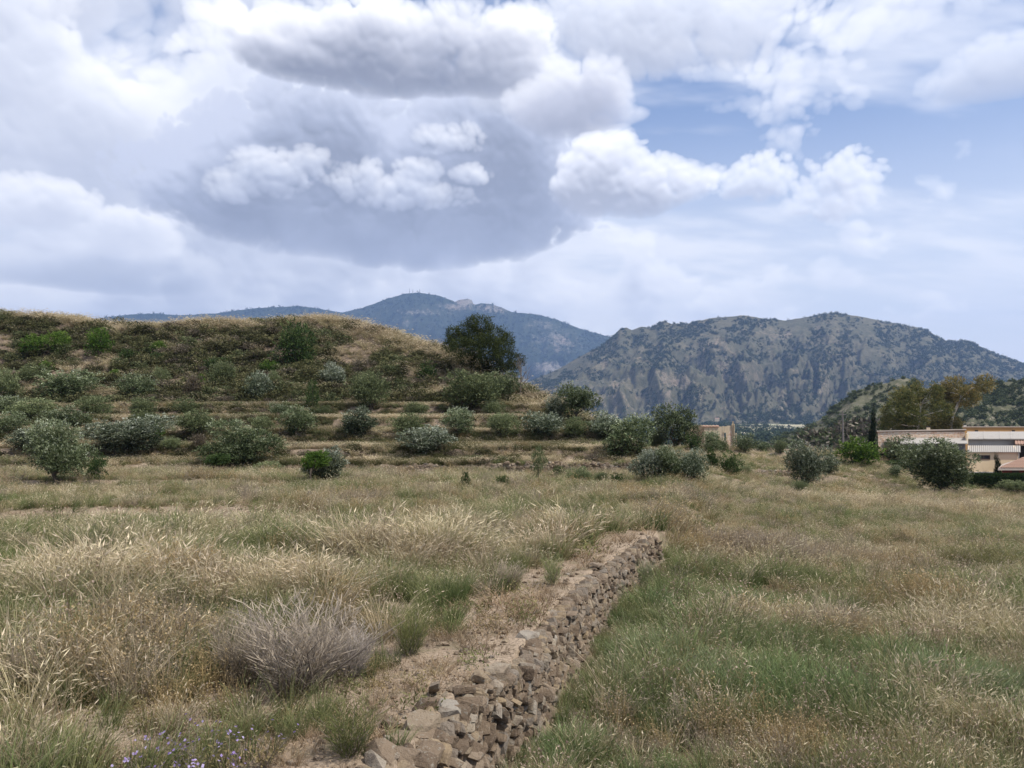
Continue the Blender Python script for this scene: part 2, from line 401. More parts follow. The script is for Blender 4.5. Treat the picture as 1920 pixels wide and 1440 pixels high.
def zground(x, y, micro=True):
    x = np.asarray(x, float); y = np.asarray(y, float)
    r = np.hypot(x, y)
    d = y
    c = np.clip(960 + F * x / np.maximum(y, 0.15 * r + 0.01), -900, 2590)
    wob = (NZ[0](x / 9 + 100, y / 30 + 100, 3) - 0.5) * 2.2
    dl = d + wob * np.clip((d - 14) / 10, 0, 1)
    # fields
    fade = np.clip((700 - c) / 300, 0, 1)
    zl = np.interp(dl, ZL[:, 0], ZL[:, 1]) * fade + np.interp(dl, ZLF[:, 0], ZLF[:, 1]) * (1 - fade)
    zr = bil(np.maximum(c, 1000), np.maximum(d + wob * 0.4 * np.clip((d - 14) / 10, 0, 1), 0))
    w = np.interp(d, [0, 16, 18, 24, 36, 60, 90], [0.09, 0.10, 0.5, 1.6, 2.6, 6, 10])
    s = np.clip((x - xb(d) + 0.02) / w + np.interp(d, [15, 20], [0, 0.4]), 0, 1); s = s * s * (3 - 2 * s)
    z = zl * (1 - s) + zr * s
    far = np.clip((d - 92) / 260, 0, 1)
    z = z - 28 * (far * far * (3 - 2 * far))
    # hill with its terraces
    dw = d + wob * 0.9 + (NZ[7](x / 17 + 40, y / 40 + 12, 3) - 0.5) * 2.6 * np.clip((d - 41) / 4, 0, 1)
    zh = zh_raw(dw)
    sl = (HOR - np.interp(c, CR[:, 0], CR[:, 1])) / F; dc = np.interp(c, _px, _dc)
    cap = CZ + sl * dc + (sl - 0.05) * (d - dc)
    cap = np.where(d < dc, CZ + sl * d + 0.012 * (dc - d), cap)
    k = 0.9
    h = np.clip(0.5 + 0.5 * (cap - zh) / k, 0, 1)
    zz = cap * (1 - h) + zh * h - k * h * (1 - h)
    on = d > 37
    z = np.where(on & (zz > z), zz, z)
    if micro:
        m = (NZ[1](x / 2.3 + 60, y / 2.3 + 60, 4) - 0.5) * 0.16 + (NZ[2](x / 0.35 + 30, y / 0.35 + 30, 3) - 0.5) * 0.035
        steep = np.clip((d - 62) / 8, 0, 1) * np.clip((100 - d) / 10, 0, 1)
        m = m * np.clip(r / 8, 0.3, 1) + steep * ((NZ[3](x / 5 + 9, y / 5 + 9, 4) - 0.5) * 1.5 + (NZ[4](x / 1.6 + 9, y / 1.6 + 9, 3) - 0.5) * 0.5)
        m = m * np.clip((1500 - r) / 1000, 0, 1)
        z = z + m
    # valley floor rising towards the feet of the mountains
    vr = np.clip((r - 2300) / 1500, 0, 1); z = np.where(r > 300, np.maximum(z, np.interp(r, [300, 420, 1000, 2300, 4200], [-60, -29, -24, -6, 10])), z)
    return z
def hit(px, py, dmin=4.0, dmax=110.0):
    r = ray(px, py); ds = np.arange(dmin, dmax, 0.04)
    zs = zground(r.x * ds, ds); lz = CZ + r.z * ds
    i = np.argmax(zs >= lz)
    if not (zs >= lz).any(): i = len(ds) - 1
    return Vector((r.x * ds[i], ds[i], zs[i]))

def build_ground():
    az = np.concatenate([np.arange(-180, -44, 3.0), np.arange(-44, 44, 0.26), np.arange(44, 180, 3.0)])
    rr = np.concatenate([[0.02, 0.6, 1.2], np.arange(1.8, 20, 0.10), np.arange(20, 92, 0.20), 92 * (9400 / 92) ** np.linspace(0, 1, 70)])
    A, Rr = np.meshgrid(np.radians(az), rr)
    X = Rr * np.sin(A); Y = Rr * np.cos(A); Z = zground(X, Y)
    na, nr = len(az), len(rr)
    i, j = np.meshgrid(np.arange(nr - 1), np.arange(na), indexing='ij')
    j2 = (j + 1) % na
    f = np.stack([i * na + j, i * na + j2, (i + 1) * na + j2, (i + 1) * na + j], -1).reshape(-1, 4)[:, ::-1]
    hill_soil = np.clip((Y - 40) / 3, 0, 1) * np.clip((Z - 0.1) / 0.5, 0, 1) * (0.85 + 0.15 * np.clip((Y - 60) / 8, 0, 1))  # share of the darker brown soil colour, on the hill only
    me = mesh('ground', np.stack([X, Y, Z], -1).reshape(-1, 3), np.ascontiguousarray(f), None, True, {'hill_soil': hill_soil.ravel()})
    # soil
    m, t = new_mat('dry_soil'); P = wpos(t)
    a = noise(t, P, 0.35, 6, 0.6); b = noise(t, P, 2.6, 8, 0.62); g = noise(t, P, 26.0, 5, 0.65); p = noise(t, P, 70.0, 3, 0.6)
    c = ramp(t, a * 0.5 + b * 0.5, [(0.30, (0.20, 0.15, 0.105)), (0.48, (0.30, 0.23, 0.165)), (0.62, (0.38, 0.30, 0.22)), (0.75, (0.45, 0.37, 0.28))])
    c = mixc(t, sstep(t, g, 0.44, 0.66) * 0.75, c, (0.115, 0.085, 0.058))
    c = mixc(t, sstep(t, p, 0.60, 0.72) * 0.6, c, (0.44, 0.38, 0.30))
    c = mixc(t, sstep(t, b * 0.6 + a * 0.4, 0.50, 0.40) * 0.35, c, (0.10, 0.105, 0.05))
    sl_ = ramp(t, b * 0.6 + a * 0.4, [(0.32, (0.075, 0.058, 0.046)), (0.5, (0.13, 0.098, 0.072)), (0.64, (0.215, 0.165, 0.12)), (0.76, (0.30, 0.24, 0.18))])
    c = mixc(t, attr(t, 'hill_soil') * 0.92, c, sl_)
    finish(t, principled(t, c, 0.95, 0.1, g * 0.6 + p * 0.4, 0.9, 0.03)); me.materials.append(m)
    # valley
    m, t = new_mat('valley_land'); P = wpos(t)
    a = noise(t, P, 0.004, 5, 0.6)
    vo = t.nodes.new('ShaderNodeTexVoronoi'); put(t, vo.inputs['Vector'], vmth(t, 'MULTIPLY', P, (1.0, 0.45, 0.0))); vo.inputs['Scale'].default_value = 0.011
    h, _, _ = sep(t, E(t, vo.outputs['Color']))
    c = ramp(t, h, [(0.0, (0.14, 0.16, 0.08)), (0.3, (0.33, 0.29, 0.19)), (0.5, (0.46, 0.40, 0.28)), (0.7, (0.11, 0.17, 0.07)), (1.0, (0.40, 0.36, 0.25))])
    c = mixc(t, sstep(t, a, 0.48, 0.60) * 0.7, c, (0.06, 0.075, 0.04))
    finish(t, principled(t, c, 0.95, 0.1)); me.materials.append(m)
    ring = np.repeat(np.arange(nr - 1), na)
    me.polygons.foreach_set('material_index', (rr[ring] > 130).astype(np.int32))
    return tag(obj('ground', me), 'dry sandy terraced ground running to the far valley', 'ground', kind='structure')
build_ground()

# ------------------------------------------------------------------ mountains and nearer hills
def relief(name, crest, d0, dc, d1, base, spur, rock_fn, stops, label, seed, na=420, nr=120, jag=4.0, pxlo=None, pxhi=None, texs=1.0, rockcol=(0.34, 0.29, 0.25), bshape=1.25):
    crest = np.array(crest, float)
    lo = crest[0, 0] if pxlo is None else pxlo; hi = crest[-1, 0] if pxhi is None else pxhi
    px = np.linspace(lo, hi, na); az = np.arctan((px - 960) / F)
    yy = np.interp(px, crest[:, 0], crest[:, 1])
    n1, n2 = make_fbm(seed), make_fbm(seed + 1)
    yy = yy + (n1(px / 14, px * 0 + 3, 4) - 0.5) * jag + (n1(px / 60, px * 0 + 8, 3) - 0.5) * jag * 1.2
    tt = np.linspace(0, 1, nr); tb = np.linspace(1, 2, nr // 4)[1:]
    T = np.concatenate([tt, tb])
    TT, AZ = np.meshgrid(T, az, indexing='ij'); PX = np.broadcast_to(px, TT.shape); YY = np.broadcast_to(yy, TT.shape)
    dist = np.where(TT <= 1, d0 + (dc - d0) * TT, dc + (d1 - dc) * (TT - 1))
    zc = CZ + (HOR - YY) / F * dc
    up = np.where(TT <= 1, np.maximum(TT, 0) ** bshape, 1 - 0.9 * (TT - 1))
    # spurs and gullies run down the slope
    q1 = PX + (n1(PX / 160, TT * 2 + 40, 3) - 0.5) * 130 + (1 - TT) * 150 * np.sin(PX / 95.0 + seed)
    s1 = 1 - np.abs(n2(q1 / 105 + TT * 1.1, TT * 3.4 + 5, 4, 0.52) * 2 - 1)
    s2 = 1 - np.abs(n1(q1 / 40 - TT * 1.6, TT * 9 + 15, 4, 0.55) * 2 - 1)
    env = np.clip(TT * 4, 0, 1) * np.clip((1 - TT) * 2.0, 0, 1) ** 1.2
    hn = (zc - base) / max(1.0, np.max(zc - base))
    Z = base + (zc - base) * up + spur * env * ((s1 - 0.92) * 1.0 + (s2 - 0.9) * 0.4) * hn
    Z = Z + spur * 1.1 * env * (1 - np.abs(n2((PX + TT * 120) / 62 + 60, TT * 5 - PX / 140 + 2, 5, 0.55) * 2 - 1) - 0.85) * hn
    Z = np.maximum(Z, base - 5)
    dist = dist + spur * 0.5 * env * (n2(PX / 50 + 7, TT * 3, 4) - 0.5)
    X = dist * np.tan(AZ); Y = dist
    H, Wn = TT.shape
    i, j = np.meshgrid(np.arange(H - 1), np.arange(Wn - 1), indexing='ij')
    f = np.stack([i * Wn + j, i * Wn + j + 1, (i + 1) * Wn + j + 1, (i + 1) * Wn + j], -1).reshape(-1, 4)
    PY = HOR - (Z - CZ) * F / dist
    rock = np.clip(rock_fn(PX, PY, TT, s1, s2, n1, n2), 0, 1)
    m, t = new_mat(name + '_cover'); P = wpos(t)
    a = noise(t, P, 0.008 * texs, 6, 0.6); b = noise(t, P, 0.05 * texs, 6, 0.68); g = noise(t, P, 0.22 * texs, 4, 0.65)
    c = ramp(t, a * 0.45 + b * 0.55, stops)
    rk = sstep(t, attr(t, 'rock') + (b - 0.5) * 1.9 + (g - 0.5) * 1.2, 0.36, 0.86) * 0.72
    rc = mixc(t, sstep(t, g, 0.35, 0.65), vmth(t, 'SCALE', rockcol, s=0.62), rockcol)
    rc = mixc(t, sstep(t, a, 0.45, 0.65) * 0.5, rc, (0.36, 0.24, 0.17))
    c = mixc(t, rk, c, rc)
    finish(t, principled(t, c, 0.95, 0.05, b * 0.5 + g * 0.5, 1.0, 6.0 / texs))
    me = mesh(name, np.stack([X, Y, Z], -1).reshape(-1, 3), f, m, True, {'rock': rock.ravel()})
    o = tag(obj(name, me), label, name.split('_')[-1], kind='structure')
    return o, (X, Y, Z, rock, TT, PX, PY)

def spots(PX, PY, items):
    r = 0
    for (x, y, rx, ry, v) in items: r = np.maximum(r, v * np.exp(-(((PX - x) / rx) ** 2 + ((PY - y) / ry) ** 2)))
    return r
FARC = [(-500, 640), (-200, 625), (0, 615), (120, 606), (170, 600), (195, 593), (240, 588), (290, 586), (330, 590), (400, 586), (440, 580), (520, 575), (560, 573), (600, 578), (640, 585), (680, 575), (720, 560), (755, 549), (785, 547), (820, 553), (846, 562),
        (853, 566), (862, 561), (876, 559), (884, 562), (888, 571), (905, 567), (920, 568), (940, 575), (960, 584), (1000, 588), (1040, 597), (1060, 605), (1090, 617), (1145, 632), (1200, 642), (1300, 655), (1500, 680)]
far_m, FM = relief('far_mountain', FARC, 5200, 7000, 8600, -20, 520,
    lambda PX, PY, TT, s1, s2, n1, n2: spots(PX, PY, [(872, 566, 22, 9, 1.0), (925, 577, 45, 10, 0.75), (795, 585, 60, 8, 0.6), (850, 575, 40, 8, 0.6), (1010, 610, 40, 12, 0.5), (1040, 640, 50, 22, 0.62), (930, 610, 12, 14, .5), (1030, 690, 50, 14, 0.75), (760, 605, 30, 14, .4)]) + (s2 - 0.75) * 0.5,
    [(0.30, (0.018, 0.026, 0.014)), (0.5, (0.032, 0.042, 0.022)), (0.7, (0.065, 0.068, 0.040))], 'blue hazy far mountain with masts and a pale rock knob on its crest', 31, na=520, nr=150, jag=2.0, texs=0.6, rockcol=(0.36, 0.31, 0.27))
MIDC = [(960, 730), (1000, 712), (1050, 690), (1100, 662), (1130, 648), (1150, 632), (1162, 619), (1176, 613), (1186, 618), (1205, 612), (1222, 613), (1236, 606), (1248, 602), (1258, 607), (1290, 606), (1310, 601), (1340, 594), (1390, 590), (1440, 597), (1475, 600), (1520, 592), (1570, 586), (1620, 594), (1660, 602), (1712, 610), (1745, 619), (1778, 640), (1796, 641), (1808, 637), (1830, 645), (1870, 663), (1920, 680), (2000, 702), (2150, 740), (2400, 770)]
mid_m, MM = relief('wooded_mountain', MIDC, 2250, 3500, 4600, -8, 150,
    lambda PX, PY, TT, s1, s2, n1, n2: spots(PX, PY, [(1255, 710, 40, 32, 0.45), (1165, 640, 14, 20, 0.5), (1360, 650, 70, 22, 0.30), (1475, 625, 45, 16, 0.4), (1340, 700, 140, 50, 0.26), (1450, 745, 70, 34, 0.32), (1130, 745, 70, 30, 0.36), (1180, 760, 70, 24, 0.3), (1250, 602, 22, 7, .45), (1560, 770, 80, 20, .2), (1395, 776, 10, 4, .7)]) + (s1 - 0.70) * 0.35 + (s2 - .72) * 0.2 + (n1(PX / 34 + TT * 2, TT * 14, 5, .6) - 0.55) * 1.5 + 0.02 - 0.25 * np.clip((PX - 1640) / 120, 0, 1),
    [(0.30, (0.05, 0.052, 0.032)), (0.46, (0.082, 0.08, 0.05)), (0.58, (0.125, 0.112, 0.074)), (0.7, (0.175, 0.148, 0.105))], 'broad scrub and pine covered mountain across the valley', 41, na=640, nr=200, jag=3.0, texs=1.0, rockcol=(0.29, 0.235, 0.18), bshape=1.15)
KNC = [(1420, 835), (1500, 806), (1540, 785), (1560, 768), (1590, 745), (1612, 730), (1640, 722), (1665, 718), (1682, 710), (1700, 708), (1718, 716), (1735, 728), (1790, 730), (1830, 724), (1870, 716), (1920, 712), (2000, 700), (2200, 690), (2500, 700)]
knoll, KM = relief('rocky_hill', KNC, 300, 480, 700, -26, 16,
    lambda PX, PY, TT, s1, s2, n1, n2: spots(PX, PY, [(1690, 714, 26, 7, 0.3), (1570, 770, 40, 14, 0.3), (1650, 800, 60, 16, 0.25), (1880, 790, 70, 26, 0.2)]) + (s2 - 0.6) * 0.6 + 0.02,
    [(0.30, (0.045, 0.048, 0.03)), (0.45, (0.09, 0.09, 0.055)), (0.58, (0.125, 0.12, 0.08)), (0.72, (0.17, 0.155, 0.115))], 'pale rocky scrub hill behind the farm buildings', 51, na=300, nr=110, jag=4.0, texs=6.0, rockcol=(0.36, 0.31, 0.25))
WDC = [(1380, 890), (1430, 866), (1460, 850), (1490, 835), (1520, 822), (1550, 812), (1600, 803), (1640, 803), (1690, 806), (1760, 812), (1900, 815), (2200, 818)]
wood_h, WM = relief('wooded_hill', WDC, 130, 195, 280, -18, 4,
    lambda PX, PY, TT, s1, s2, n1, n2: (s2 - 0.75) * 0.6, [(0.30, (0.075, 0.066, 0.05)), (0.5, (0.12, 0.105, 0.08)), (0.7, (0.17, 0.15, 0.115))],
    'low dark hill of burnt-looking brush right of the ruin', 61, na=160, nr=60, jag=2.0, texs=14.0)

# ------------------------------------------------------------------ instancing of uncountable growth (geometry nodes)
def scatter(name, label, cat, pts, scl, rot, protos, idx, tilt=None):
    """one 'stuff' object per kind of growth: instances of small prototype meshes on a point cloud"""
    me = bpy.data.meshes.new(name)
    pts = np.asarray(pts, np.float32); n = len(pts)
    me.vertices.add(n); me.vertices.foreach_set('co', pts.ravel())
    a = me.attributes.new('scl', 'FLOAT_VECTOR', 'POINT'); a.data.foreach_set('vector', np.asarray(scl, np.float32).ravel())
    rv = np.zeros((n, 3), np.float32); rv[:, 2] = rot
    if tilt is not None: rv[:, :2] = tilt
    a = me.attributes.new('rotv', 'FLOAT_VECTOR', 'POINT'); a.data.foreach_set('vector', rv.ravel())
    a = me.attributes.new('pick', 'INT', 'POINT'); a.data.foreach_set('value', np.asarray(idx, np.int32))
    o = obj(name, me); tag(o, label, cat, kind='stuff')
    coll = bpy.data.collections.new(name + '_pieces')
    for k, pm in enumerate(protos):
        q = bpy.data.objects.new('%s_piece_%02d' % (name, k), pm); coll.objects.link(q)
    ng = bpy.data.node_groups.new(name, 'GeometryNodeTree')
    ng.interface.new_socket('Geometry', in_out='INPUT', socket_type='NodeSocketGeometry')
    ng.interface.new_socket('Geometry', in_out='OUTPUT', socket_type='NodeSocketGeometry')
    N = ng.nodes; L = ng.links
    gi = N.new('NodeGroupInput'); go = N.new('NodeGroupOutput')
    ci = N.new('GeometryNodeCollectionInfo'); ci.inputs['Collection'].default_value = coll
    ci.inputs['Separate Children'].default_value = True; ci.inputs['Reset Children'].default_value = True
    ip = N.new('GeometryNodeInstanceOnPoints'); ip.inputs['Pick Instance'].default_value = True
    def na(nm, ty):
        q = N.new('GeometryNodeInputNamedAttribute'); q.data_type = ty; q.inputs['Name'].default_value = nm
        return next(s for s in q.outputs if s.enabled and s.name == 'Attribute')
    L.new(gi.outputs[0], ip.inputs['Points']); L.new(ci.outputs[0], ip.inputs['Instance'])
    L.new(na('pick', 'INT'), ip.inputs['Instance Index'])
    e2r = N.new('FunctionNodeEulerToRotation'); L.new(na('rotv', 'FLOAT_VECTOR'), e2r.inputs[0])
    L.new(e2r.outputs[0], ip.inputs['Rotation']); L.new(na('scl', 'FLOAT_VECTOR'), ip.inputs['Scale'])
    L.new(ip.outputs[0], go.inputs[0])
    md = o.modifiers.new('growth', 'NODES'); md.node_group = ng
    return o

# leaf clouds -------------------------------------------------------
def unit(rng, n):
    v = rng.normal(size=(n, 3)); return v / np.linalg.norm(v, axis=1, keepdims=True)
def leaves(centers, axes, length, width, rng, tval, droop=0.0):
    """one folded rhomb per leaf -> verts, quads, t"""
    n = len(centers)
    ax = axes / np.maximum(np.linalg.norm(axes, axis=1, keepdims=True), 1e-6)
    side = np.cross(ax, unit(rng, n)); side /= np.maximum(np.linalg.norm(side, axis=1, keepdims=True), 1e-6)
    L = np.asarray(length).reshape(-1, 1) * np.ones((n, 1)); Wd = np.asarray(width).reshape(-1, 1) * np.ones((n, 1))
    a = centers; b = centers + ax * L * 0.45 + side * Wd * 0.5; c = centers + ax * L; d = centers + ax * L * 0.45 - side * Wd * 0.5
    c = c - np.array([0, 0, 1]) * L * droop
    v = np.stack([a, b, c, d], 1).reshape(-1, 3)
    f = np.arange(4 * n).reshape(n, 4)
    return v, f, np.repeat(tval, 4)
def crown(lobes, n, length, width, rng, up=0.35, shell=0.55, per=7, spread=0.5, tone=None):
    """lobes: (cx,cy,cz,rx,ry,rz); leaves sit in sprigs through the outer part of each lobe"""
    lb = np.array(lobes, float)
    wgt = (lb[:, 3] * lb[:, 4] + lb[:, 4] * lb[:, 5] + lb[:, 3] * lb[:, 5]); wgt /= wgt.sum()
    ns = max(1, n // per)
    k = rng.choice(len(lb), ns, p=wgt)
    u = unit(rng, ns); rad = shell + (1 - shell) * rng.random(ns) ** 0.6; rad *= 1 + 0.16 * rng.normal(size=ns)
    c = lb[k, :3] + u * lb[k, 3:] * rad[:, None]
    zlo, zhi = (lb[:, 2] - lb[:, 5]).min(), (lb[:, 2] + lb[:, 5]).max()
    hgt = np.clip((c[:, 2] - zlo) / (zhi - zlo), 0, 1)
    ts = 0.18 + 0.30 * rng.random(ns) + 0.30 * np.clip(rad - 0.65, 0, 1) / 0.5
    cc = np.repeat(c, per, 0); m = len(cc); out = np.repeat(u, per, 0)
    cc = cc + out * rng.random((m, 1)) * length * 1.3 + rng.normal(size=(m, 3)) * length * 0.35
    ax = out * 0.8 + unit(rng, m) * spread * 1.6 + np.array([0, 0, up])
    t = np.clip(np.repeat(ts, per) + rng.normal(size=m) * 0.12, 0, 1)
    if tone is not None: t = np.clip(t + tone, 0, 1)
    return leaves(cc, ax, length * (0.7 + 0.6 * rng.random(m)), width * (0.7 + 0.6 * rng.random(m)), rng, t)
def tube(pts, rad, sides=6):
    pts = [Vector(p) for p in pts]; v = []; f = []
    for i, p in enumerate(pts):
        a = pts[min(i + 1, len(pts) - 1)] - pts[max(i - 1, 0)]; a.normalize()
        s = a.cross(Vector((0.31, 0.17, 0.94))); s = s if s.length > 1e-3 else a.cross(Vector((1, 0, 0))); s.normalize(); w = a.cross(s)
        for j in range(sides):
            q = 2 * PI * j / sides
            v.append(p + (s * math.cos(q) + w * math.sin(q)) * rad[i])
        if i:
            for j in range(sides):
                j2 = (j + 1) % sides; o = (i - 1) * sides
                f.append((o + j, o + j2, o + sides + j2, o + sides + j))
    f.append(tuple(range((len(pts) - 1) * sides, len(pts) * sides)))
    return v, f
class Mesh:
    def __init__(s): s.v = []; s.f = []
    def add(s, v, f):
        o = len(s.v); s.v += [tuple(q) for q in v]; s.f += [tuple(i + o for i in q) for q in f]; return s
    def tube(s, pts, rad, sides=6): return s.add(*tube(pts, rad, sides))
    def box(s, x0, x1, y0, y1, z0, z1):
        v = [(x0, y0, z0), (x1, y0, z0), (x1, y1, z0), (x0, y1, z0), (x0, y0, z1), (x1, y0, z1), (x1, y1, z1), (x0, y1, z1)]
        return s.add(v, [(0, 3, 2, 1), (4, 5, 6, 7), (0, 1, 5, 4), (1, 2, 6, 5), (2, 3, 7, 6), (3, 0, 4, 7)])
    def pb(s, px0, px1, pyt, pyb, d, dep):
        """block whose front spans these pixels at depth d; its sides run back along the line of the lane, not square"""
        a = at(px0, pyt, d); c = at(px1, pyb, d); k = a.x / d * dep + 0.04 * dep
        v = [(a.x, d, c.z), (c.x, d, c.z), (c.x + k, d + dep, c.z), (a.x + k, d + dep, c.z), (a.x, d, a.z), (c.x, d, a.z), (c.x + k, d + dep, a.z), (a.x + k, d + dep, a.z)]
        return s.add(v, [(0, 3, 2, 1), (4, 5, 6, 7), (0, 1, 5, 4), (1, 2, 6, 5), (2, 3, 7, 6), (3, 0, 4, 7)])
    def make(s, name, mat, smooth=False): return mesh(name, s.v, s.f, mat, smooth)
def limb(p, q, rng, n=4, wob=0.12):
    p, q = Vector(p), Vector(q); out = []
    for i in range(n + 1):
        f = i / n; w = (p.lerp(q, f)); k = math.sin(f * PI) * wob * (q - p).length
        out.append(w + Vector(rng.normal(size=3)) * k * 0.6)
    return out

# materials for growth ------------------------------------------------
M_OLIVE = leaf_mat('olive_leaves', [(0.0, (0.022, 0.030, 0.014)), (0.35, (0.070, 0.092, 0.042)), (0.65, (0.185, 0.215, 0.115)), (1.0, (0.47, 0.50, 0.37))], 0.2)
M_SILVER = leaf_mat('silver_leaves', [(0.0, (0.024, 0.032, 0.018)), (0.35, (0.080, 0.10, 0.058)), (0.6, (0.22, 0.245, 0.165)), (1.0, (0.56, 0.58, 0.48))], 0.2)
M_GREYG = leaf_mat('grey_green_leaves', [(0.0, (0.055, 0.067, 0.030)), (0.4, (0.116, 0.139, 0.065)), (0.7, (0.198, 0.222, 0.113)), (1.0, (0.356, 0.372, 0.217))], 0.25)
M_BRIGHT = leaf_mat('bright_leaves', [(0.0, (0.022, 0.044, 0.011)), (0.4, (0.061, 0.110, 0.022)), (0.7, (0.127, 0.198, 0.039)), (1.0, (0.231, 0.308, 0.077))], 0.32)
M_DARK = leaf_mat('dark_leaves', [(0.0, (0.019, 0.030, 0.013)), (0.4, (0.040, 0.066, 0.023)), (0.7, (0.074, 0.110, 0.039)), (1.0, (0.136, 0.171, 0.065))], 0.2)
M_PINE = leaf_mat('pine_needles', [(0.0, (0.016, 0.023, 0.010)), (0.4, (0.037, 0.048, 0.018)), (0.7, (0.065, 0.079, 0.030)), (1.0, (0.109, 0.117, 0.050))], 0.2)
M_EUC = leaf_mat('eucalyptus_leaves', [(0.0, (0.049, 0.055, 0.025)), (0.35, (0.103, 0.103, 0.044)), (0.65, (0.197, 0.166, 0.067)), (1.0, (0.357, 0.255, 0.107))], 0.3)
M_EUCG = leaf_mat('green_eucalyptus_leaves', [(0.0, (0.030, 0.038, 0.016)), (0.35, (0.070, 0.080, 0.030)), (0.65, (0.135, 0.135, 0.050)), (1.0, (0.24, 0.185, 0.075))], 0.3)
M_BROWN = leaf_mat('withered_leaves', [(0.0, (0.05, 0.038, 0.024)), (0.4, (0.10, 0.08, 0.055)), (0.7, (0.16, 0.13, 0.095)), (1.0, (0.24, 0.20, 0.15))], 0.2)
M_SCRUB = leaf_mat('scrub_leaves', [(0.0, (0.044, 0.049, 0.023)), (0.4, (0.095, 0.099, 0.045)), (0.7, (0.168, 0.161, 0.077)), (1.0, (0.293, 0.262, 0.141))], 0.2, 0.8)
M_STRAWT = leaf_mat('straw_tuft', [(0.0, (0.10, 0.085, 0.045)), (0.4, (0.24, 0.195, 0.105)), (0.7, (0.40, 0.33, 0.19)), (1.0, (0.55, 0.47, 0.30))], 0.35, 0.6)
M_BARK = plain_mat('bark', (0.085, 0.068, 0.052), 0.9, 0.4, 30.0, 0.6)
M_PALEBARK = plain_mat('pale_bark', (0.42, 0.38, 0.33), 0.8, 0.25, 8.0, 0.3)
M_TWIG = plain_mat('dead_twigs', (0.15, 0.125, 0.10), 0.9, 0.3, 20.0)
# ================================================================== farm buildings and ruin
def bpt(px, py, d): return at(px, py, d)
M_RUBBLE = None
def masonry_mat(name, c1, c2, mortar, scale=5.0, rough=0.95):
    m, t = new_mat(name); P = wpos(t)
    vo = t.nodes.new('ShaderNodeTexVoronoi'); put(t, vo.inputs['Vector'], vmth(t, 'MULTIPLY', P, (1, 1, 1.7))); vo.inputs['Scale'].default_value = scale
    h, g, _ = sep(t, E(t, vo.outputs['Color'])); dd = E(t, vo.outputs['Distance'])
    n = noise(t, P, 9.0, 5, 0.6)
    c = mixc(t, h, c1, c2); c = mixc(t, sstep(t, dd + (n - 0.5) * 0.3, 0.42, 0.62), c, mortar)
    c = vmth(t, 'SCALE', c, s=sstep(t, n, 0.2, 0.8, 0.75, 1.2, 'LINEAR'))
    finish(t, principled(t, c, rough, 0.15, dd * -1.0, 0.6, 0.05)); return m
M_RUBBLE = masonry_mat('rubble_brick', (0.50, 0.31, 0.21), (0.60, 0.44, 0.32), (0.58, 0.48, 0.38), 4.5)
M_RUINW = masonry_mat('ruin_stone', (0.34, 0.26, 0.17), (0.42, 0.33, 0.22), (0.40, 0.32, 0.22), 5.0)
def plaster(name, col, stain=(0.30, 0.24, 0.18), amt=0.5, rough=0.9):
    m, t = new_mat(name); P = wpos(t)
    a = noise(t, P, 0.9, 6, 0.6); b = noise(t, vmth(t, 'MULTIPLY', P, (3, 3, 0.5)), 1.6, 6, 0.6)
    c = mixc(t, sstep(t, a * 0.5 + b * 0.5, 0.52, 0.70) * amt, col, stain)
    c = vmth(t, 'SCALE', c, s=sstep(t, noise(t, P, 14.0, 4, 0.6), 0.2, 0.8, 0.9, 1.1, 'LINEAR'))
    finish(t, principled(t, c, rough, 0.2, noise(t, P, 25.0, 4, 0.6), 0.15, 0.01)); return m
M_BEIGE = plaster('beige_render', (0.72, 0.56, 0.36), (0.48, 0.37, 0.25), 0.35)
M_OCHRE = plaster('ochre_render', (0.42, 0.24, 0.10), (0.30, 0.18, 0.09), 0.3)
M_GREYW = plaster('grey_render', (0.47, 0.44, 0.40), (0.33, 0.30, 0.26), 0.6)
M_DGREY = plaster('dark_grey_render', (0.15, 0.145, 0.145), (0.22, 0.20, 0.18), 0.5)
M_REDW = plaster('dark_red_paint', (0.20, 0.045, 0.040), (0.13, 0.04, 0.035), 0.4)
M_WROOF = plaster('weathered_white_sheet', (0.32, 0.297, 0.268), (0.22, 0.195, 0.165), 0.75)
M_CREAM = plaster('cream_render', (0.50, 0.41, 0.29), (0.30, 0.225, 0.15), 0.85)
M_TILE = plaster('clay_tile', (0.30, 0.19, 0.14), (0.20, 0.155, 0.13), 0.7)
M_PALET = plaster('pale_mortar', (0.44, 0.37, 0.31), (0.36, 0.28, 0.22), 0.5)
M_WOODD = plain_mat('dark_wood_frame', (0.075, 0.045, 0.035), 0.7, 0.3, 20)
m_, t_ = new_mat('dim_glass'); finish(t_, principled(t_, (0.05, 0.055, 0.06), 0.12, 0.5)); M_GLASS = m_
M_NEARBLACK = plain_mat('near_black', (0.02, 0.018, 0.017), 0.95, 0.2)  # near-black for charred wood, caps, vents and painted-in shade
def part(name, parent, mat, build, smooth=False):
    b = Mesh(); build(b); return obj(name, b.make(name, mat, smooth), parent)
def pbox(px0, px1, pyt, pyb, d, dep):
    """box whose front face spans the given pixels at depth d"""
    a = bpt(px0, pyt, d); c = bpt(px1, pyb, d)
    return (a.x, c.x, d, d + dep, c.z, a.z)
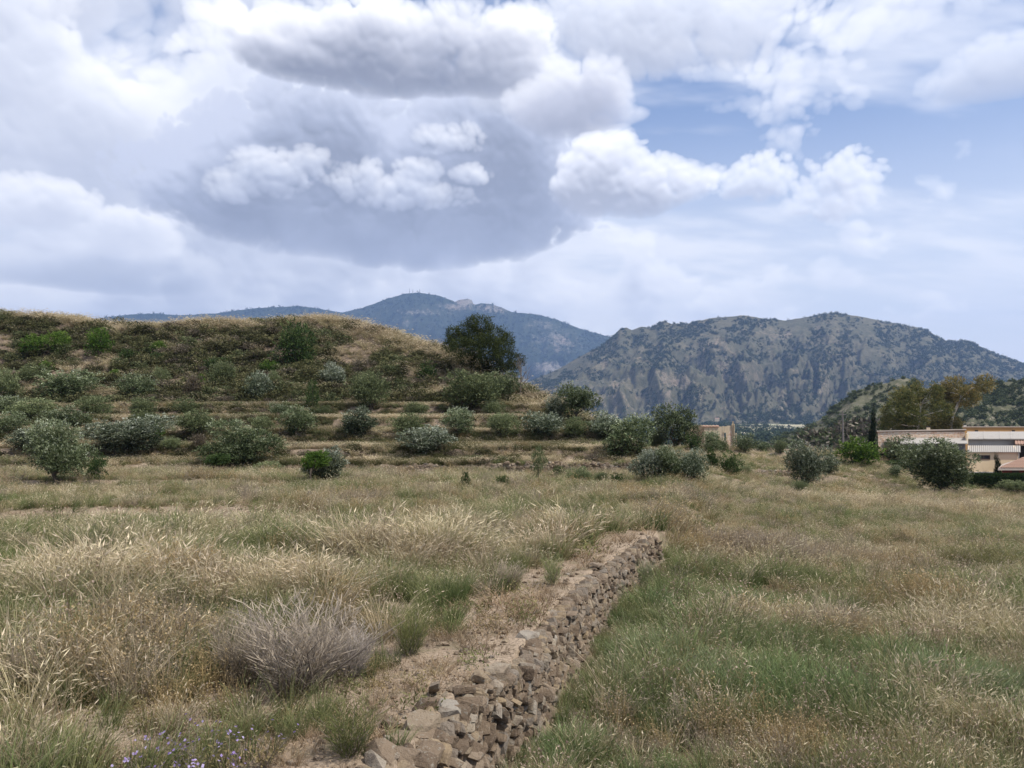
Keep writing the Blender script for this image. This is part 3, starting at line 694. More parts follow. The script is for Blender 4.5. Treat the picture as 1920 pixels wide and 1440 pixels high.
def slope_sheet(b, px0, px1, py_eave, d_eave, py_ridge, d_ridge, th=0.06, waves=0):
    """sloping roof sheet; with waves its surface is corrugated down the slope"""
    a0, a1 = bpt(px0, py_eave, d_eave), bpt(px1, py_eave, d_eave); c0, c1 = bpt(px0, py_ridge, d_ridge), bpt(px1, py_ridge, d_ridge)
    n = max(1, waves * 4)
    v = []; f = []
    for i in range(n + 1):
        s = i / n; o = 0.028 * math.sin(s * waves * 2 * PI) if waves else 0
        e, r = a0.lerp(a1, s), c0.lerp(c1, s)
        for p, dz in ((e, o), (r, o), (r, o - th), (e, o - th)): v.append((p.x, p.y, p.z + dz))
    for i in range(n):
        o = i * 4
        for k in range(4): f.append((o + k, o + (k + 1) % 4, o + 4 + (k + 1) % 4, o + 4 + k))
    f.append((3, 2, 1, 0)); f.append((n * 4, n * 4 + 1, n * 4 + 2, n * 4 + 3))
    b.add(v, f)
def tile_roof(b, e0, e1, r0, r1, rows, cols, rad):
    """barrel tiles: arched strips laid from eave to ridge, stepped at every course"""
    e0, e1, r0, r1 = (Vector(q) for q in (e0, e1, r0, r1))
    for i in range(cols):
        s = (i + 0.5) / cols
        for j in range(rows):
            p = e0.lerp(e1, s).lerp(r0.lerp(r1, s), j / rows); q = e0.lerp(e1, s).lerp(r0.lerp(r1, s), (j + 1.12) / rows)
            ax = (q - p).normalized(); sd = (e1 - e0).normalized(); up = sd.cross(ax)
            if up.z < 0: up = -up
            v = []
            for base, k in ((p, 1.0), (q, 0.82)):
                for a in (0, 0.25, 0.5, 0.75, 1.0):
                    th = PI * a; v.append(base + sd * math.cos(th) * rad * k + up * (math.sin(th) * rad * k + (0.02 if k == 1.0 else -0.005)))
            b.add(v, [(m, m + 1, m + 6, m + 5) for m in range(4)])

# long rubble building with a white lean-to
B1 = tag(empty('stone_farmhouse', (bpt(1730, 850, 76).x, 76, -2)), 'long brown rubble stone farmhouse with small white chimney and pale lean-to roof', 'building')
def keep(o, root): o.matrix_parent_inverse = root.matrix_world.inverted(); return o
def under(root, o):
    o.parent = root; o.location = o.location - root.location; return o
def bpart(name, root, mat, build):
    b = Mesh(); build(b)
    lx, ly, lz = root.location
    b.v = [(x - lx, y - ly, z - lz) for x, y, z in b.v]
    return obj(name, b.make(name, mat), root)
def sub(name, root, par, mat, build):
    b = Mesh(); build(b); lx, ly, lz = root.location
    b.v = [(x - lx, y - ly, z - lz) for x, y, z in b.v]
    return obj(name, b.make(name, mat), par)
def wall1(b):
    b.pb(1646, 1810, 809.5, 850, 76, 0.5)
w1 = bpart('wall', B1, M_RUBBLE, wall1)
def coping(b):
    a = bpt(1644, 809, 75.9); c = bpt(1812, 806, 75.9); k = a.x / 75.9 * 5.2
    b.add([(a.x, 75.9, a.z - 0.02), (c.x, 75.9, c.z - 0.02), (c.x + k, 81.1, c.z - 0.5), (a.x + k, 81.1, a.z - 0.5), (a.x, 75.9, a.z + 0.09), (c.x, 75.9, c.z + 0.09), (c.x + k, 81.1, c.z - 0.4), (a.x + k, 81.1, a.z - 0.4)],
          [(0, 3, 2, 1), (4, 5, 6, 7), (0, 1, 5, 4), (1, 2, 6, 5), (2, 3, 7, 6), (3, 0, 4, 7)])
rf = bpart('roof', B1, M_PALET, coping)
ch = sub('chimney', B1, rf, M_CREAM, lambda b: b.pb(1737, 1744, 801, 807.5, 77.0, 0.36))
sub('chimney_cap', B1, rf, M_NEARBLACK, lambda b: b.pb(1736.4, 1744.6, 799, 801, 76.97, 0.42))
bpart('lean_to_roof', B1, M_WROOF, lambda b: slope_sheet(b, 1688, 1814, 831, 73.2, 821, 75.94, 0.08))
bpart('lean_to_wall', B1, M_DGREY, lambda b: b.pb(1700, 1811, 832.4, 862, 73.6, 2.35))
bpart('gable_edge', B1, M_CREAM, lambda b: b.pb(1810.4, 1813.5, 813, 833, 74.5, 6.0))
bpart('wall_ledge', B1, M_PALET, lambda b: b.pb(1658, 1688, 826, 828.5, 75.85, 0.13))
# ochre block behind
B2 = tag(empty('ochre_house', (bpt(1870, 850, 92).x, 92, -2)), 'flat-topped ochre house wall rising behind the white sheet roof', 'building')
bpart('wall', B2, M_OCHRE, lambda b: b.pb(1806, 1990, 801, 860, 92, 0.5))
bpart('parapet', B2, M_PALET, lambda b: b.pb(1804.5, 1991, 799.6, 801.2, 91.9, 0.6))
for x in (1831, 1900): bpart('roof_vent', B2, M_NEARBLACK, lambda b: b.pb(x - 3, x + 3, 806.8, 809.6, 91.7, 0.25))
bpart('vent_stack', B2, M_GREYW, lambda b: b.pb(1807, 1812, 797.4, 799.6, 92.5, 0.4))
# white-roofed store
B3 = tag(empty('white_roofed_store', (bpt(1865, 850, 77).x, 77, -2)), 'grey rendered store with long pale sheet roof behind the beige shed', 'building')
bpart('wall', B3, M_GREYW, lambda b: b.pb(1815, 1935, 822.5, 870, 77.6, 5.0))
r3 = bpart('roof', B3, M_WROOF, lambda b: slope_sheet(b, 1813.5, 1940, 822.5, 77.2, 809, 81.5, 0.09, 0))
for q in (1845, 1875, 1896): sub('roof_seam', B3, r3, M_GREYW, lambda b: slope_sheet(b, q - 0.3, q + 0.3, 821.7, 77.18, 808.2, 81.5, 0.03))
def porch(b): b.pb(1906, 1945, 836, 870, 76.5, 0.9)
bpart('porch_shade', B3, M_NEARBLACK, porch)  # solid block; the porch's shade is put into its near-black colour
pr = bpart('porch_roof', B3, M_TILE, lambda b: slope_sheet(b, 1903, 1950, 832, 76.0, 825.5, 77.4, 0.08, 9))
bpart('porch_beam', B3, M_PALET, lambda b: b.pb(1904, 1950, 832.6, 836, 76.3, 0.15))
# beige shed
B4 = tag(empty('beige_shed', (bpt(1862, 890, 71).x, 71, -2.6)), 'beige rendered shed with narrow dark window above the clipped hedge', 'building')
def shedwall(b):
    a = bpt(1815, 847, 71); c = bpt(1912, 905, 71)
    zb = c.z; zt = a.z; zr = bpt(1815, 835.5, 76).z
    # front wall with a window opening, then side walls rising to the back
    w0, w1_ = bpt(1833, 854, 71), bpt(1856, 861, 71)
    b.box(a.x, w0.x, 71, 71.25, zb, zt); b.box(w1_.x, c.x, 71, 71.25, zb, zt)
    b.box(w0.x, w1_.x, 71, 71.25, w0.z, zt); b.box(w0.x, w1_.x, 71, 71.25, zb, w1_.z)
    k = a.x / 71 * 4.75 + .2
    for x0, x1 in ((a.x + .02, a.x + 0.22), (c.x - 0.22, c.x - .02)):
        b.add([(x0, 71.25, zb), (x1, 71.25, zb), (x1 + k, 76, zb), (x0 + k, 76, zb), (x0, 71.25, zt), (x1, 71.25, zt), (x1 + k, 76, zr), (x0 + k, 76, zr)],
              [(0, 3, 2, 1), (4, 5, 6, 7), (0, 1, 5, 4), (1, 2, 6, 5), (2, 3, 7, 6), (3, 0, 4, 7)])
bpart('wall', B4, M_BEIGE, shedwall)
bpart('roof', B4, M_WROOF, lambda b: slope_sheet(b, 1814, 1913.5, 847.2, 70.8, 835.2, 76.1, 0.05, 26))
wn = bpart('window', B4, M_WOODD, lambda b: (b.pb(1832.4, 1856.6, 853.4, 855.0, 70.96, 0.2), b.pb(1832.4, 1856.6, 860.0, 861.6, 70.96, 0.2),
    b.pb(1832.4, 1834.4, 855.0, 860.0, 70.96, 0.2), b.pb(1854.6, 1856.6, 855.0, 860.0, 70.96, 0.2), b.pb(1844, 1845.2, 855.0, 860.0, 70.98, 0.16)))
sub('pane', B4, wn, M_GLASS, lambda b: b.pb(1834.4, 1844, 855, 860, 71.05, 0.03))
sub('pane', B4, wn, M_GLASS, lambda b: b.pb(1845.2, 1854.6, 855, 860, 71.05, 0.03))
bpart('plinth', B4, M_GREYW, lambda b: b.pb(1814, 1866, 884.5, 905, 70.9, 0.1))
bpart('downpipe', B4, M_GREYW, lambda b: b.tube([bpt(1910, 848, 70.9), bpt(1910, 895, 70.9)], [0.05, 0.05], 6))
# red outbuilding with clay tiles
B5 = tag(empty('red_outbuilding', (bpt(1900, 900, 66).x, 66, -3)), 'small dark red outbuilding under a clay tile roof at the right edge', 'building')
bpart('wall', B5, M_REDW, lambda b: b.pb(1879, 1990, 880, 915, 66, 4.0))
e0, e1 = bpt(1871, 877.5, 65.4), bpt(1995, 877.5, 65.4)
r0, r1 = bpt(1917, 858, 68.0), bpt(1995, 858, 68.0)
tr_ = bpart('roof', B5, M_PALET, lambda b: b.add([e0 - Vector((0, 0, .06)), e1 - Vector((0, 0, .06)), r1 - Vector((0, 0, .06)), r0 - Vector((0, 0, .06)), bpt(1879, 870, 70.2), e0 - Vector((0, 0, .2)), e1 - Vector((0, 0, .2))], [(0, 1, 2, 3), (0, 3, 4), (5, 6, 1, 0)]))
sub('tiles', B5, tr_, M_TILE, lambda b: tile_roof(b, e0, e1, r0, r1, 7, 26, 0.10))
sub('eave_beam', B5, tr_, M_WOODD, lambda b: b.pb(1874, 1990, 877.8, 880.2, 65.6, 0.4))
for x in (1892, 1916): bpart('wall_lamp', B5, M_CREAM, lambda b: b.pb(x - 1.3, x + 1.3, 888, 891, 65.93, 0.09))
bpart('door', B5, M_WOODD, lambda b: b.pb(1898, 1912, 882, 915, 65.94, 0.08))

# ruined house
B6 = tag(empty('ruined_house', (bpt(1345, 850, 88).x, 88, -1.2)), 'roofless crumbling cream house with one tall corner pillar behind dark bushes', 'building')
def ruinwall(b):
    # front wall panels around a window opening, with a broken stepped top
    def seg(x0, x1, yt, yb, d=88.0, dep=0.45): b.pb(x0, x1, yt, yb, d, dep)
    w = bpt(1354, 811, 88)
    tops = [(1320, 799), (1329, 797.5), (1337, 798.6), (1345, 799.8), (1354, 799.0)]
    for (x0, yt), x1 in zip(tops, [1329, 1337, 1345, 1354, 1358]): seg(x0, x1, yt, 855)
    seg(1358, 1362.5, 799.4, 811.0); seg(1358, 1362.5, 826, 855)
    seg(1362.5, 1372, 798.2, 855)
bpart('front_wall', B6, M_CREAM, ruinwall)
def ruinside(b):
    v = []
    x = bpt(1321, 800, 88).x; z0 = bpt(1321, 856, 88).z
    for i, (dy, py) in enumerate([(0.5, 799.5), (2.0, 797), (3.2, 800), (4.5, 798), (6.0, 803), (6.5, 812)]):
        b.box(x, x + 0.45, 88.0 + dy, 88.0 + dy + 1.4, z0, bpt(1321, py, 88).z)
bpart('side_wall', B6, M_RUINW, ruinside)
bpart('back_wall', B6, M_RUINW, lambda b: (b.pb(1296, 1308, 800, 850, 91, 0.4), b.pb(1308, 1321, 797.5, 850, 91, 0.4), b.pb(1285, 1296, 806, 850, 91, 0.4)))
bpart('corner_pillar', B6, M_RUINW, lambda b: (b.pb(1372, 1377.5, 794.5, 855, 87.9, 0.55), b.pb(1373, 1375.2, 790, 794.5, 87.95, 0.3), b.pb(1371, 1374, 796, 799, 87.95, 0.4)))
bpart('plaster_edge', B6, M_CREAM, lambda b: b.pb(1376.0, 1378.0, 795, 852, 87.8, 0.1))
bpart('rear_corner', B6, M_CREAM, lambda b: (b.pb(1379, 1381.5, 812, 835, 89, 0.4), b.pb(1379.6, 1381.8, 835, 852, 89.0, 0.4)))
rt = bpart('roof_remnant', B6, M_TILE, lambda b: (slope_sheet(b, 1318, 1348, 799.2, 87.9, 797.2, 89.4, 0.12, 5),))
wf = bpart('window_surround', B6, M_CREAM, lambda b: (b.pb(1361.2, 1362.8, 810, 827, 87.9, 0.12), b.pb(1356.6, 1362.8, 809.6, 811.2, 87.88, 0.12)))
bpart('bare_masonry', B6, M_RUBBLE, lambda b: b.add([bpt(1366, 812, 87.985), bpt(1371.8, 803, 87.985), bpt(1371.8, 852, 87.985), bpt(1364, 852, 87.985), bpt(1362.8, 826, 87.985)], [(0, 1, 2, 3, 4)]))

# utility pole, masts, far farmhouses
up = tag(empty('utility_pole', bpt(1581, 832, 100)), 'thin grey utility pole left of the cypress', 'pole')
M_POLE = plain_mat('pole_grey', (0.16, 0.15, 0.145), 0.8, 0.2)
def ppole(b):
    a = Vector((0, 0, -1.5)); z = (832 - 771) / F * 100
    b.tube([a, (0, 0, z)], [0.13, 0.09], 7)
obj('shaft', (lambda b: (ppole(b), b.make('shaft', M_POLE))[1])(Mesh()), up)
obj('crossarm', (lambda b: (b.box(-0.5, 0.5, -0.05, 0.05, 3.75, 3.85), b.make('crossarm', M_POLE))[1])(Mesh()), up)
for i, (px, top, bot, lab) in enumerate([(768, 541, 548, 'leftmost lattice mast on the far summit'), (774, 542, 548, 'middle lattice mast on the far summit'), (787, 541.5, 548.5, 'rightmost lattice mast on the far summit')]):
    p = bpt(px, bot, 6985); h = (bot - top) / F * 6985
    b = Mesh()
    for sx, sy in ((-1, -1), (1, -1), (1, 1), (-1, 1)): b.tube([(sx * 2.6, sy * 2.6, -12), (sx * 0.7, sy * 0.7, h)], [0.55, 0.4], 4)
    for k in range(8):
        z = h * k / 8; w = 2.6 - 1.9 * k / 8
        for sx, sy, ex, ey in ((-1, -1, 1, -1), (1, -1, 1, 1), (1, 1, -1, 1), (-1, 1, -1, -1)): b.tube([(sx * w, sy * w, z), (ex * w, ey * w, z + h / 8)], [0.35, 0.35], 3)
    m = tag(empty('radio_mast', p), lab, 'mast', 'masts on the far summit')
    obj('lattice', b.make('lattice', M_POLE), m)
    obj('antenna_drum', (lambda q: (q.tube([(0, -1.5, h * 0.7), (0, 1.5, h * 0.7)], [2.0, 2.0], 8), q.make('antenna_drum', M_GREYW))[1])(Mesh()), m)
for px, py, w, d, lab in [(1345, 785, 8, 2320, 'tiny pale farmhouse in the valley above the ruin'), (1430, 783, 7, 2330, 'tiny white farmhouse at the mountain foot left of the dark hill'), (1412, 800, 6, 1900, 'tiny white barn among the valley fields right of the ruin')]:
    p = bpt(px, py + 2, d); s = w / F * d
    if d < 2000: p.z = float(zground(p.x, p.y))
    h = tag(empty('valley_farmhouse', p), lab, 'house', 'far valley houses')
    b = Mesh(); b.box(-s / 2, s / 2, 0, s * 0.6, -14, s * 0.28); obj('wall', b.make('wall', M_CREAM), h)
    b = Mesh(); z = s * 0.28; b.add([(-s / 2 - .4, -.4, z), (s / 2 + .4, -.4, z), (s / 2 + .4, s * .6 + .4, z), (-s / 2 - .4, s * .6 + .4, z), (-s / 2 - .4, s * .3, z + s * .16), (s / 2 + .4, s * .3, z + s * .16)], [(0, 1, 5, 4), (2, 3, 4, 5), (1, 2, 5), (3, 0, 4), (3, 2, 1, 0)])
    obj('roof', b.make('roof', M_TILE), h)

# ================================================================== dry stone wall
def stone_mat():
    m, t = new_mat('field_stone'); tc = t.nodes.new('ShaderNodeTexCoord'); P = wpos(t)
    r = mth(t, 'FRACT', orand(t) + attr(t, 'rnd'))
    a = noise(t, P, 7.0, 6, 0.6); g = noise(t, P, 45.0, 5, 0.65); li = noise(t, P, 19.0, 5, 0.7)
    c = ramp(t, r, [(0.0, (0.11, 0.08, 0.056)), (0.25, (0.165, 0.122, 0.084)), (0.5, (0.225, 0.172, 0.122)), (0.72, (0.18, 0.152, 0.122)), (0.9, (0.26, 0.195, 0.122)), (1.0, (0.27, 0.238, 0.195))])
    c = mixc(t, sstep(t, a, 0.50, 0.68) * 0.55, c, (0.13, 0.095, 0.068))
    c = mixc(t, sstep(t, g, 0.56, 0.70) * 0.45, c, (0.27, 0.225, 0.175))
    c = mixc(t, sstep(t, li, 0.57, 0.66) * 0.6, c, (0.27, 0.25, 0.205))
    c = mixc(t, sstep(t, li, 0.42, 0.33) * 0.6, c, (0.10, 0.072, 0.05))
    finish(t, principled(t, c, 0.95, 0.1, a * 0.35 + g * 0.4 + li * 0.5, 1.0, 0.035)); return m
M_STONE = stone_mat()
def hull_stone(seed, fine):
    """an angular field stone: points on a rounded box, hulled, edges chipped; the fine ones get a rough broken surface"""
    import bmesh
    rng = np.random.default_rng(seed)
    p = unit(rng, 22); p = np.sign(p) * np.abs(p) ** 0.6
    p /= np.maximum(np.abs(p).max(1, keepdims=True), 1e-6) ** 0.7
    p *= 0.5 * (0.80 + 0.30 * rng.random((22, 1)))
    p[:, 2] += 0.14 * p[:, 0] * rng.normal(); p[:, 0] += 0.14 * p[:, 1] * rng.normal()
    bm = bmesh.new()
    for q in p: bm.verts.new(q)
    bmesh.ops.convex_hull(bm, input=bm.verts)
    bmesh.ops.delete(bm, geom=[q for q in bm.verts if not q.link_faces], context='VERTS')
    if fine:
        bmesh.ops.dissolve_limit(bm, angle_limit=0.35, verts=bm.verts, edges=bm.edges)
        bmesh.ops.bevel(bm, geom=bm.edges[:] + bm.verts[:], offset=0.035, offset_type='OFFSET', segments=1, profile=0.6, affect='EDGES')
        bmesh.ops.triangulate(bm, faces=bm.faces)
        bmesh.ops.subdivide_edges(bm, edges=[e for e in bm.edges if e.calc_length() > 0.16], cuts=1, use_grid_fill=True)
        bmesh.ops.triangulate(bm, faces=bm.faces)
        for q in bm.verts: q.co += Vector(rng.normal(size=3)) * 0.013
    me = bpy.data.meshes.new('stone'); bm.to_mesh(me); bm.free()
    me.attributes.new('rnd', 'FLOAT', 'POINT')
    me.materials.append(M_STONE); return me
STONES = [hull_stone(s, False) for s in range(12)]
STONES_FINE = [hull_stone(s, True) for s in range(12)]
def joined_stones(name, tr):
    vs, fs, rn = [], [], []; off = 0; rng = np.random.default_rng(5)
    cache = []
    for me in STONES:
        v = np.array([q.co for q in me.vertices]); cache.append((v, [tuple(p.vertices) for p in me.polygons]))
    for (k, M) in tr:
        v, f = cache[k]; A = np.array(M)
        w = v @ A[:3, :3].T + A[:3, 3]; vs.append(w); fs += [tuple(i + off for i in q) for q in f]; off += len(v)
        rn.append(np.full(len(v), rng.random()))
    return mesh(name, np.concatenate(vs), fs, M_STONE, False, {'rnd': np.concatenate(rn)})
def build_wall():
    rng = np.random.default_rng(77)
    root = tag(empty('dry_stone_wall', (0, 8, 0)), 'dry stone terrace wall of tilted brown stones running from the foreground into the field', 'stone wall')
    pts = np.array(WALL); seg = np.hypot(*np.diff(pts, axis=0).T); cum = np.concatenate([[0], np.cumsum(seg)])
    tr = []
    def place(x, y, z, a, b, c, T, ang, lean, yaw):
        # a: along the lean, b: thickness, c: depth into the bank
        Tn = Vector((T[0], T[1], 0)).normalized(); Nn = Vector((Tn.y, -Tn.x, 0)); U = Vector((0, 0, 1))
        q = Matrix((Tn, Nn, U)).transposed().to_4x4()
        Rm = q @ Matrix.Rotation(yaw, 4, 'Z') @ Matrix.Rotation(lean, 4, 'X') @ Matrix.Rotation(ang, 4, 'Y')
        M = Matrix.Translation((x, y, z)) @ Rm @ Matrix.Diagonal((a, c, b, 1))
        tr.append((int(rng.integers(12)), M))
    s = 0.9
    while s < cum[-1] - 0.05:
        x = np.interp(s, cum, pts[:, 0]); y = np.interp(s, cum, pts[:, 1])
        i = min(np.searchsorted(cum, s), len(pts) - 1); T = pts[i] - pts[i - 1]; T /= np.hypot(*T)
        N = np.array([T[1], -T[0]])
        zt = float(zground(x - 0.12 * N[0] * 2, y, False)); zb = float(zground(x + N[0] * 0.5, y + N[1] * 0.5, False))
        H = max(0.3, zt - zb) - 0.03
        k = np.interp(y, [5.5, 8, 16], [0.98, 0.82, 0.84])
        v = -0.05 + rng.random() * 0.05
        while v < H - 0.02:
            a = (0.10 + 0.12 * rng.random() ** 1.5) * k; b = (0.045 + 0.06 * rng.random() ** 1.4) * k; c = 0.17 + 0.08 * rng.random()
            off = 0.06 + 0.15 * (1 - v / H) + 0.035 * rng.normal()
            ang = -R(52) + rng.normal() * 0.30
            place(x + N[0] * off + T[0] * rng.normal() * 0.02, y + N[1] * off + T[1] * rng.normal() * 0.02, zb + v + 0.03, a, b, c, T, ang, rng.normal() * 0.12, rng.normal() * 0.15)
            v += 0.056 * k
        # cap stones lie flatter and jut out of the bank
        if rng.random() < 0.10:
            a = (0.13 + 0.09 * rng.random()) * k; b = (0.06 + 0.04 * rng.random()) * k
            place(x - N[0] * (0.02 + 0.10 * rng.random()), y - N[1] * 0.04, zb + H - 0.01, a, b, 0.24, T, -R(20) + rng.normal() * 0.25, rng.normal() * 0.15, rng.normal() * 0.3)
        s += 0.076 * k
    # tumbled near end
    for _ in range(52):
        d = 4.6 + 2.7 * rng.random() ** 0.8
        n = rng.normal() * 0.12 - 0.06 + 0.34 * rng.random(); x = float(xb(d)) + n
        base = float(zground(x, d, False)); zt = float(zground(float(xb(d)) - 0.5, d, False))
        g = np.clip(0.5 - n * 1.4, 0, 1)
        z = max(base + 0.02, zt - 0.68 + 0.62 * g + 0.04 * rng.normal())
        sz = 0.09 + 0.15 * rng.random() ** 1.8
        place(x, d, z, sz * (1 + 0.4 * rng.random()), sz * (0.5 + 0.35 * rng.random()), sz * (0.8 + 0.4 * rng.random()), (0.3, 0.95), rng.normal() * 0.5, rng.normal() * 0.5, rng.random() * 6.3)
    # a few picked by hand on the tumbled end and on the lip
    for px, py, dz, a, b, c, ang in [(868, 1318, .05, .28, .08, .24, .25), (815, 1305, .07, .28, .07, .14, .5), (800, 1335, .03, .26, .17, .20, .1), (905, 1290, .02, .24, .10, .19, .15), (790, 1372, .02, .26, .16, .25, -.2),
                                     (760, 1388, 0.0, .26, .14, .22, .1), (745, 1418, -.02, .30, .16, .24, .05), (1145, 1066, .03, .30, .07, .26, 0.0), (1120, 1064, .04, .22, .06, .2, .1), (935, 1262, .0, .26, .12, .2, .1), (730, 1365, .03, .13, .1, .13, 0), (990, 1195, 0, .24, .08, .2, .1)]:
        p = hit(px, py, 3.5, 30); place(p.x, p.y, p.z + dz, a, b, c, (0.5, 0.86), ang, rng.normal() * 0.2, rng.normal() * 0.4)
    inv = Matrix.Translation(-root.location)
    tr = [(k, inv @ M) for k, M in tr]
    size = [max(M.to_scale()) / max(1.0, M.translation.y + 8) for k, M in tr]
    order = np.argsort(size)[::-1]
    for q in order[:298]:
        k, M = tr[q]; o = bpy.data.objects.new('stone', STONES_FINE[k]); o.matrix_local = M; link(o, root); o.matrix_local = M
    rest = [tr[q] for q in order[298:]]
    o = obj('small_stones', joined_stones('small_stones', rest), root); o['kind'] = 'stuff'
build_wall()
def far_wall(label, pxs, fy, rows, h, seed, dmin=30):
    rng = np.random.default_rng(seed); tr = []
    for x0, x1 in pxs:
        px = x0
        while px < x1:
            for k in range(rows):
                p = hit(px + rng.normal(), fy(px), dmin, 80)
                s = 0.13 + 0.10 * rng.random()
                M = Matrix.Translation((p.x, p.y - 0.04 + 0.05 * rng.normal() + 0.03 * k, p.z - 0.02 + h * k / rows + 0.02 * rng.normal())) @ Euler((rng.normal() * .2, rng.normal() * .35, rng.normal() * .3)).to_matrix().to_4x4() @ Matrix.Diagonal((s * 1.5, s * 1.2, s * 0.85, 1))
                tr.append((int(rng.integers(12)), M))
            px += 3.2 + 2.6 * rng.random()
    root = tag(empty('low_stone_wall', tr[0][1].translation), label, 'stone wall', 'low walls of the olive terraces')
    iv = Matrix.Translation(-root.location)
    o = obj('stones', joined_stones('stones', [(k, iv @ M) for k, M in tr]), root); o['kind'] = 'stuff'
far_wall('long low stone wall at the foot of the olive terraces', [(-60, 140), (175, 385), (530, 625), (655, 1215)], lambda p: 887 - 0.0035 * p, 3, 0.30, 8)
far_wall('short low stone wall left of the leaning silver olive', [(1408, 1492)], lambda p: 891 + 0.02 * (p - 1408), 4, 0.42, 9)

# ================================================================== trees and bushes
def lobeset(rng, n, zc, rx, rz, lo=0.22, hi=0.46, flat=1.0):
    L = []
    for i in range(n):
        u = unit(rng, 1)[0]; r = 0.74 * rng.random() ** 0.4
        q = lo + (hi - lo) * rng.random()
        L.append((u[0] * rx * r, u[1] * rx * r, zc + u[2] * rz * r, q * rx, q * rx, q * rz * flat))
    return L
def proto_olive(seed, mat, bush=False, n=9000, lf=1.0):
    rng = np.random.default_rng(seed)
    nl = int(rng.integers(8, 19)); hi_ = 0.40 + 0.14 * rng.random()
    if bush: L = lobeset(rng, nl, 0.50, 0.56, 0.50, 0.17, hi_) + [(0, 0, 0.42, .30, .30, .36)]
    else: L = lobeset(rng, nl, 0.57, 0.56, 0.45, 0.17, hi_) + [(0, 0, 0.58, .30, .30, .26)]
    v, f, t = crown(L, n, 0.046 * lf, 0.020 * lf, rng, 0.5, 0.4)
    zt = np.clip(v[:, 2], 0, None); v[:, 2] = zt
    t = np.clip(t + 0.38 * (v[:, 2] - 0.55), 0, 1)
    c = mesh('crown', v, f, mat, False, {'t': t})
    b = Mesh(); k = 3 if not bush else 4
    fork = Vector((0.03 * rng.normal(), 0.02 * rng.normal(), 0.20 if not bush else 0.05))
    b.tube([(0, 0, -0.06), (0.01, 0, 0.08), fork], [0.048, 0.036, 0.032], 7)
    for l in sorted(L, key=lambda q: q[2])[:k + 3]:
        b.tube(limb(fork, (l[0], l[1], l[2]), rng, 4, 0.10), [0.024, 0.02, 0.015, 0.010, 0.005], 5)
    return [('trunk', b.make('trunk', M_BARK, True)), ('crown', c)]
def proto_flat(seed, mat, n=4200):
    """a little flat-topped tree on thin bent stems"""
    rng = np.random.default_rng(seed)
    L = [(rng.uniform(-.36, .36), rng.uniform(-.25, .25), 0.72 + 0.12 * rng.normal() * 0.5, .2, .2, .16) for _ in range(8)]
    v, f, t = crown(L, n, 0.060, 0.026, rng, 0.4)
    b = Mesh(); b.tube([(0, 0, -.05), (-.05, 0, .2), (-.02, 0, .45)], [.030, .024, .018], 6)
    for l in L[:6]: b.tube(limb((-.04 + .02 * rng.normal(), 0, .25), l[:3], rng, 4, .12), [.018, .015, .011, .008, .004], 5)
    return [('trunk', b.make('trunk', M_BARK, True)), ('crown', mesh('crown', v, f, mat, False, {'t': t}))]
def proto_sapling(seed, mat, n=3200):
    rng = np.random.default_rng(seed)
    L = [(0.20 * rng.normal(), 0.20 * rng.normal(), 0.36 + 0.06 * i, .28, .28, .13) for i in range(10)]
    v, f, t = crown(L, n, 0.055, 0.022, rng, 0.6)
    b = Mesh(); b.tube([(0, 0, -.05), (.02, 0, .3), (-.01, 0, .6), (0, 0, .9)], [.028, .020, .014, .005], 6)
    return [('trunk', b.make('trunk', M_BARK, True)), ('crown', mesh('crown', v, f, mat, False, {'t': t}))]
def proto_shrub(seed, mat, n=3000, ll=0.07, lw=0.026):
    rng = np.random.default_rng(seed)
    L = lobeset(rng, 10, 0.44, 0.52, 0.5, 0.32, 0.5)
    v, f, t = crown(L, n, ll, lw, rng, 0.5); v[:, 2] = np.maximum(v[:, 2], -0.02)
    b = Mesh()
    for k in range(5): b.tube(limb((0.04 * rng.normal(), 0.04 * rng.normal(), -.05), L[k][:3], rng, 3, .1), [.02, .015, .01, .005], 5)
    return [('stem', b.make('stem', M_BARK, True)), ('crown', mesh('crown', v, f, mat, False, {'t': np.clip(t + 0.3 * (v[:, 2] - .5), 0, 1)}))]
def proto_column(seed, mat, n=4200, tip=0.25, ll=0.05):
    rng = np.random.default_rng(seed)
    L = []
    for i in range(16):
        z = 0.06 + 0.9 * i / 15; w = 0.44 * (1 - (1 - tip) * max(0, z - 0.25) ** 1.2 / 0.8)
        L.append((0.05 * rng.normal(), 0.05 * rng.normal(), z, w, w, 0.07))
    v, f, t = crown(L, n, ll, ll * .4, rng, 1.2, 0.75)
    b = Mesh(); b.tube([(0, 0, -.06), (0, 0, .5), (0, 0, .92)], [.07, .05, .02], 6)
    return [('trunk', b.make('trunk', M_BARK, True)), ('crown', mesh('crown', v, f, mat, False, {'t': t}))]
def proto_wisp(seed, mat, n=2600):
    """upright bundle of fine stems: broom, rush, tamarisk"""
    rng = np.random.default_rng(seed); b = np.zeros((n, 3)); b[:, :2] = rng.normal(size=(n, 2)) * 0.14; b[:, 2] = rng.random(n) * 0.55
    d = np.stack([b[:, 0] * 2.2 + 0.2 * rng.normal(size=n), b[:, 1] * 2.2 + 0.2 * rng.normal(size=n), np.full(n, 1.0)], 1)
    b[:, :2] += d[:, :2] * b[:, 2:3] * 0.75
    t = np.clip(0.2 + b[:, 2] * 0.7 + rng.normal(size=n) * 0.15, 0, 1)
    v, f, t = leaves(b, d + unit(rng, n) * 0.22, 0.20 + 0.26 * rng.random(n), 0.012, rng, t)
    s = Mesh()
    for k in range(7): s.tube([(0, 0, -.04), (0.2 * rng.normal(), 0.2 * rng.normal(), .6)], [.012, .004], 4)
    return [('stem', s.make('stem', M_TWIG, True)), ('crown', mesh('crown', v, f, mat, False, {'t': t}))]
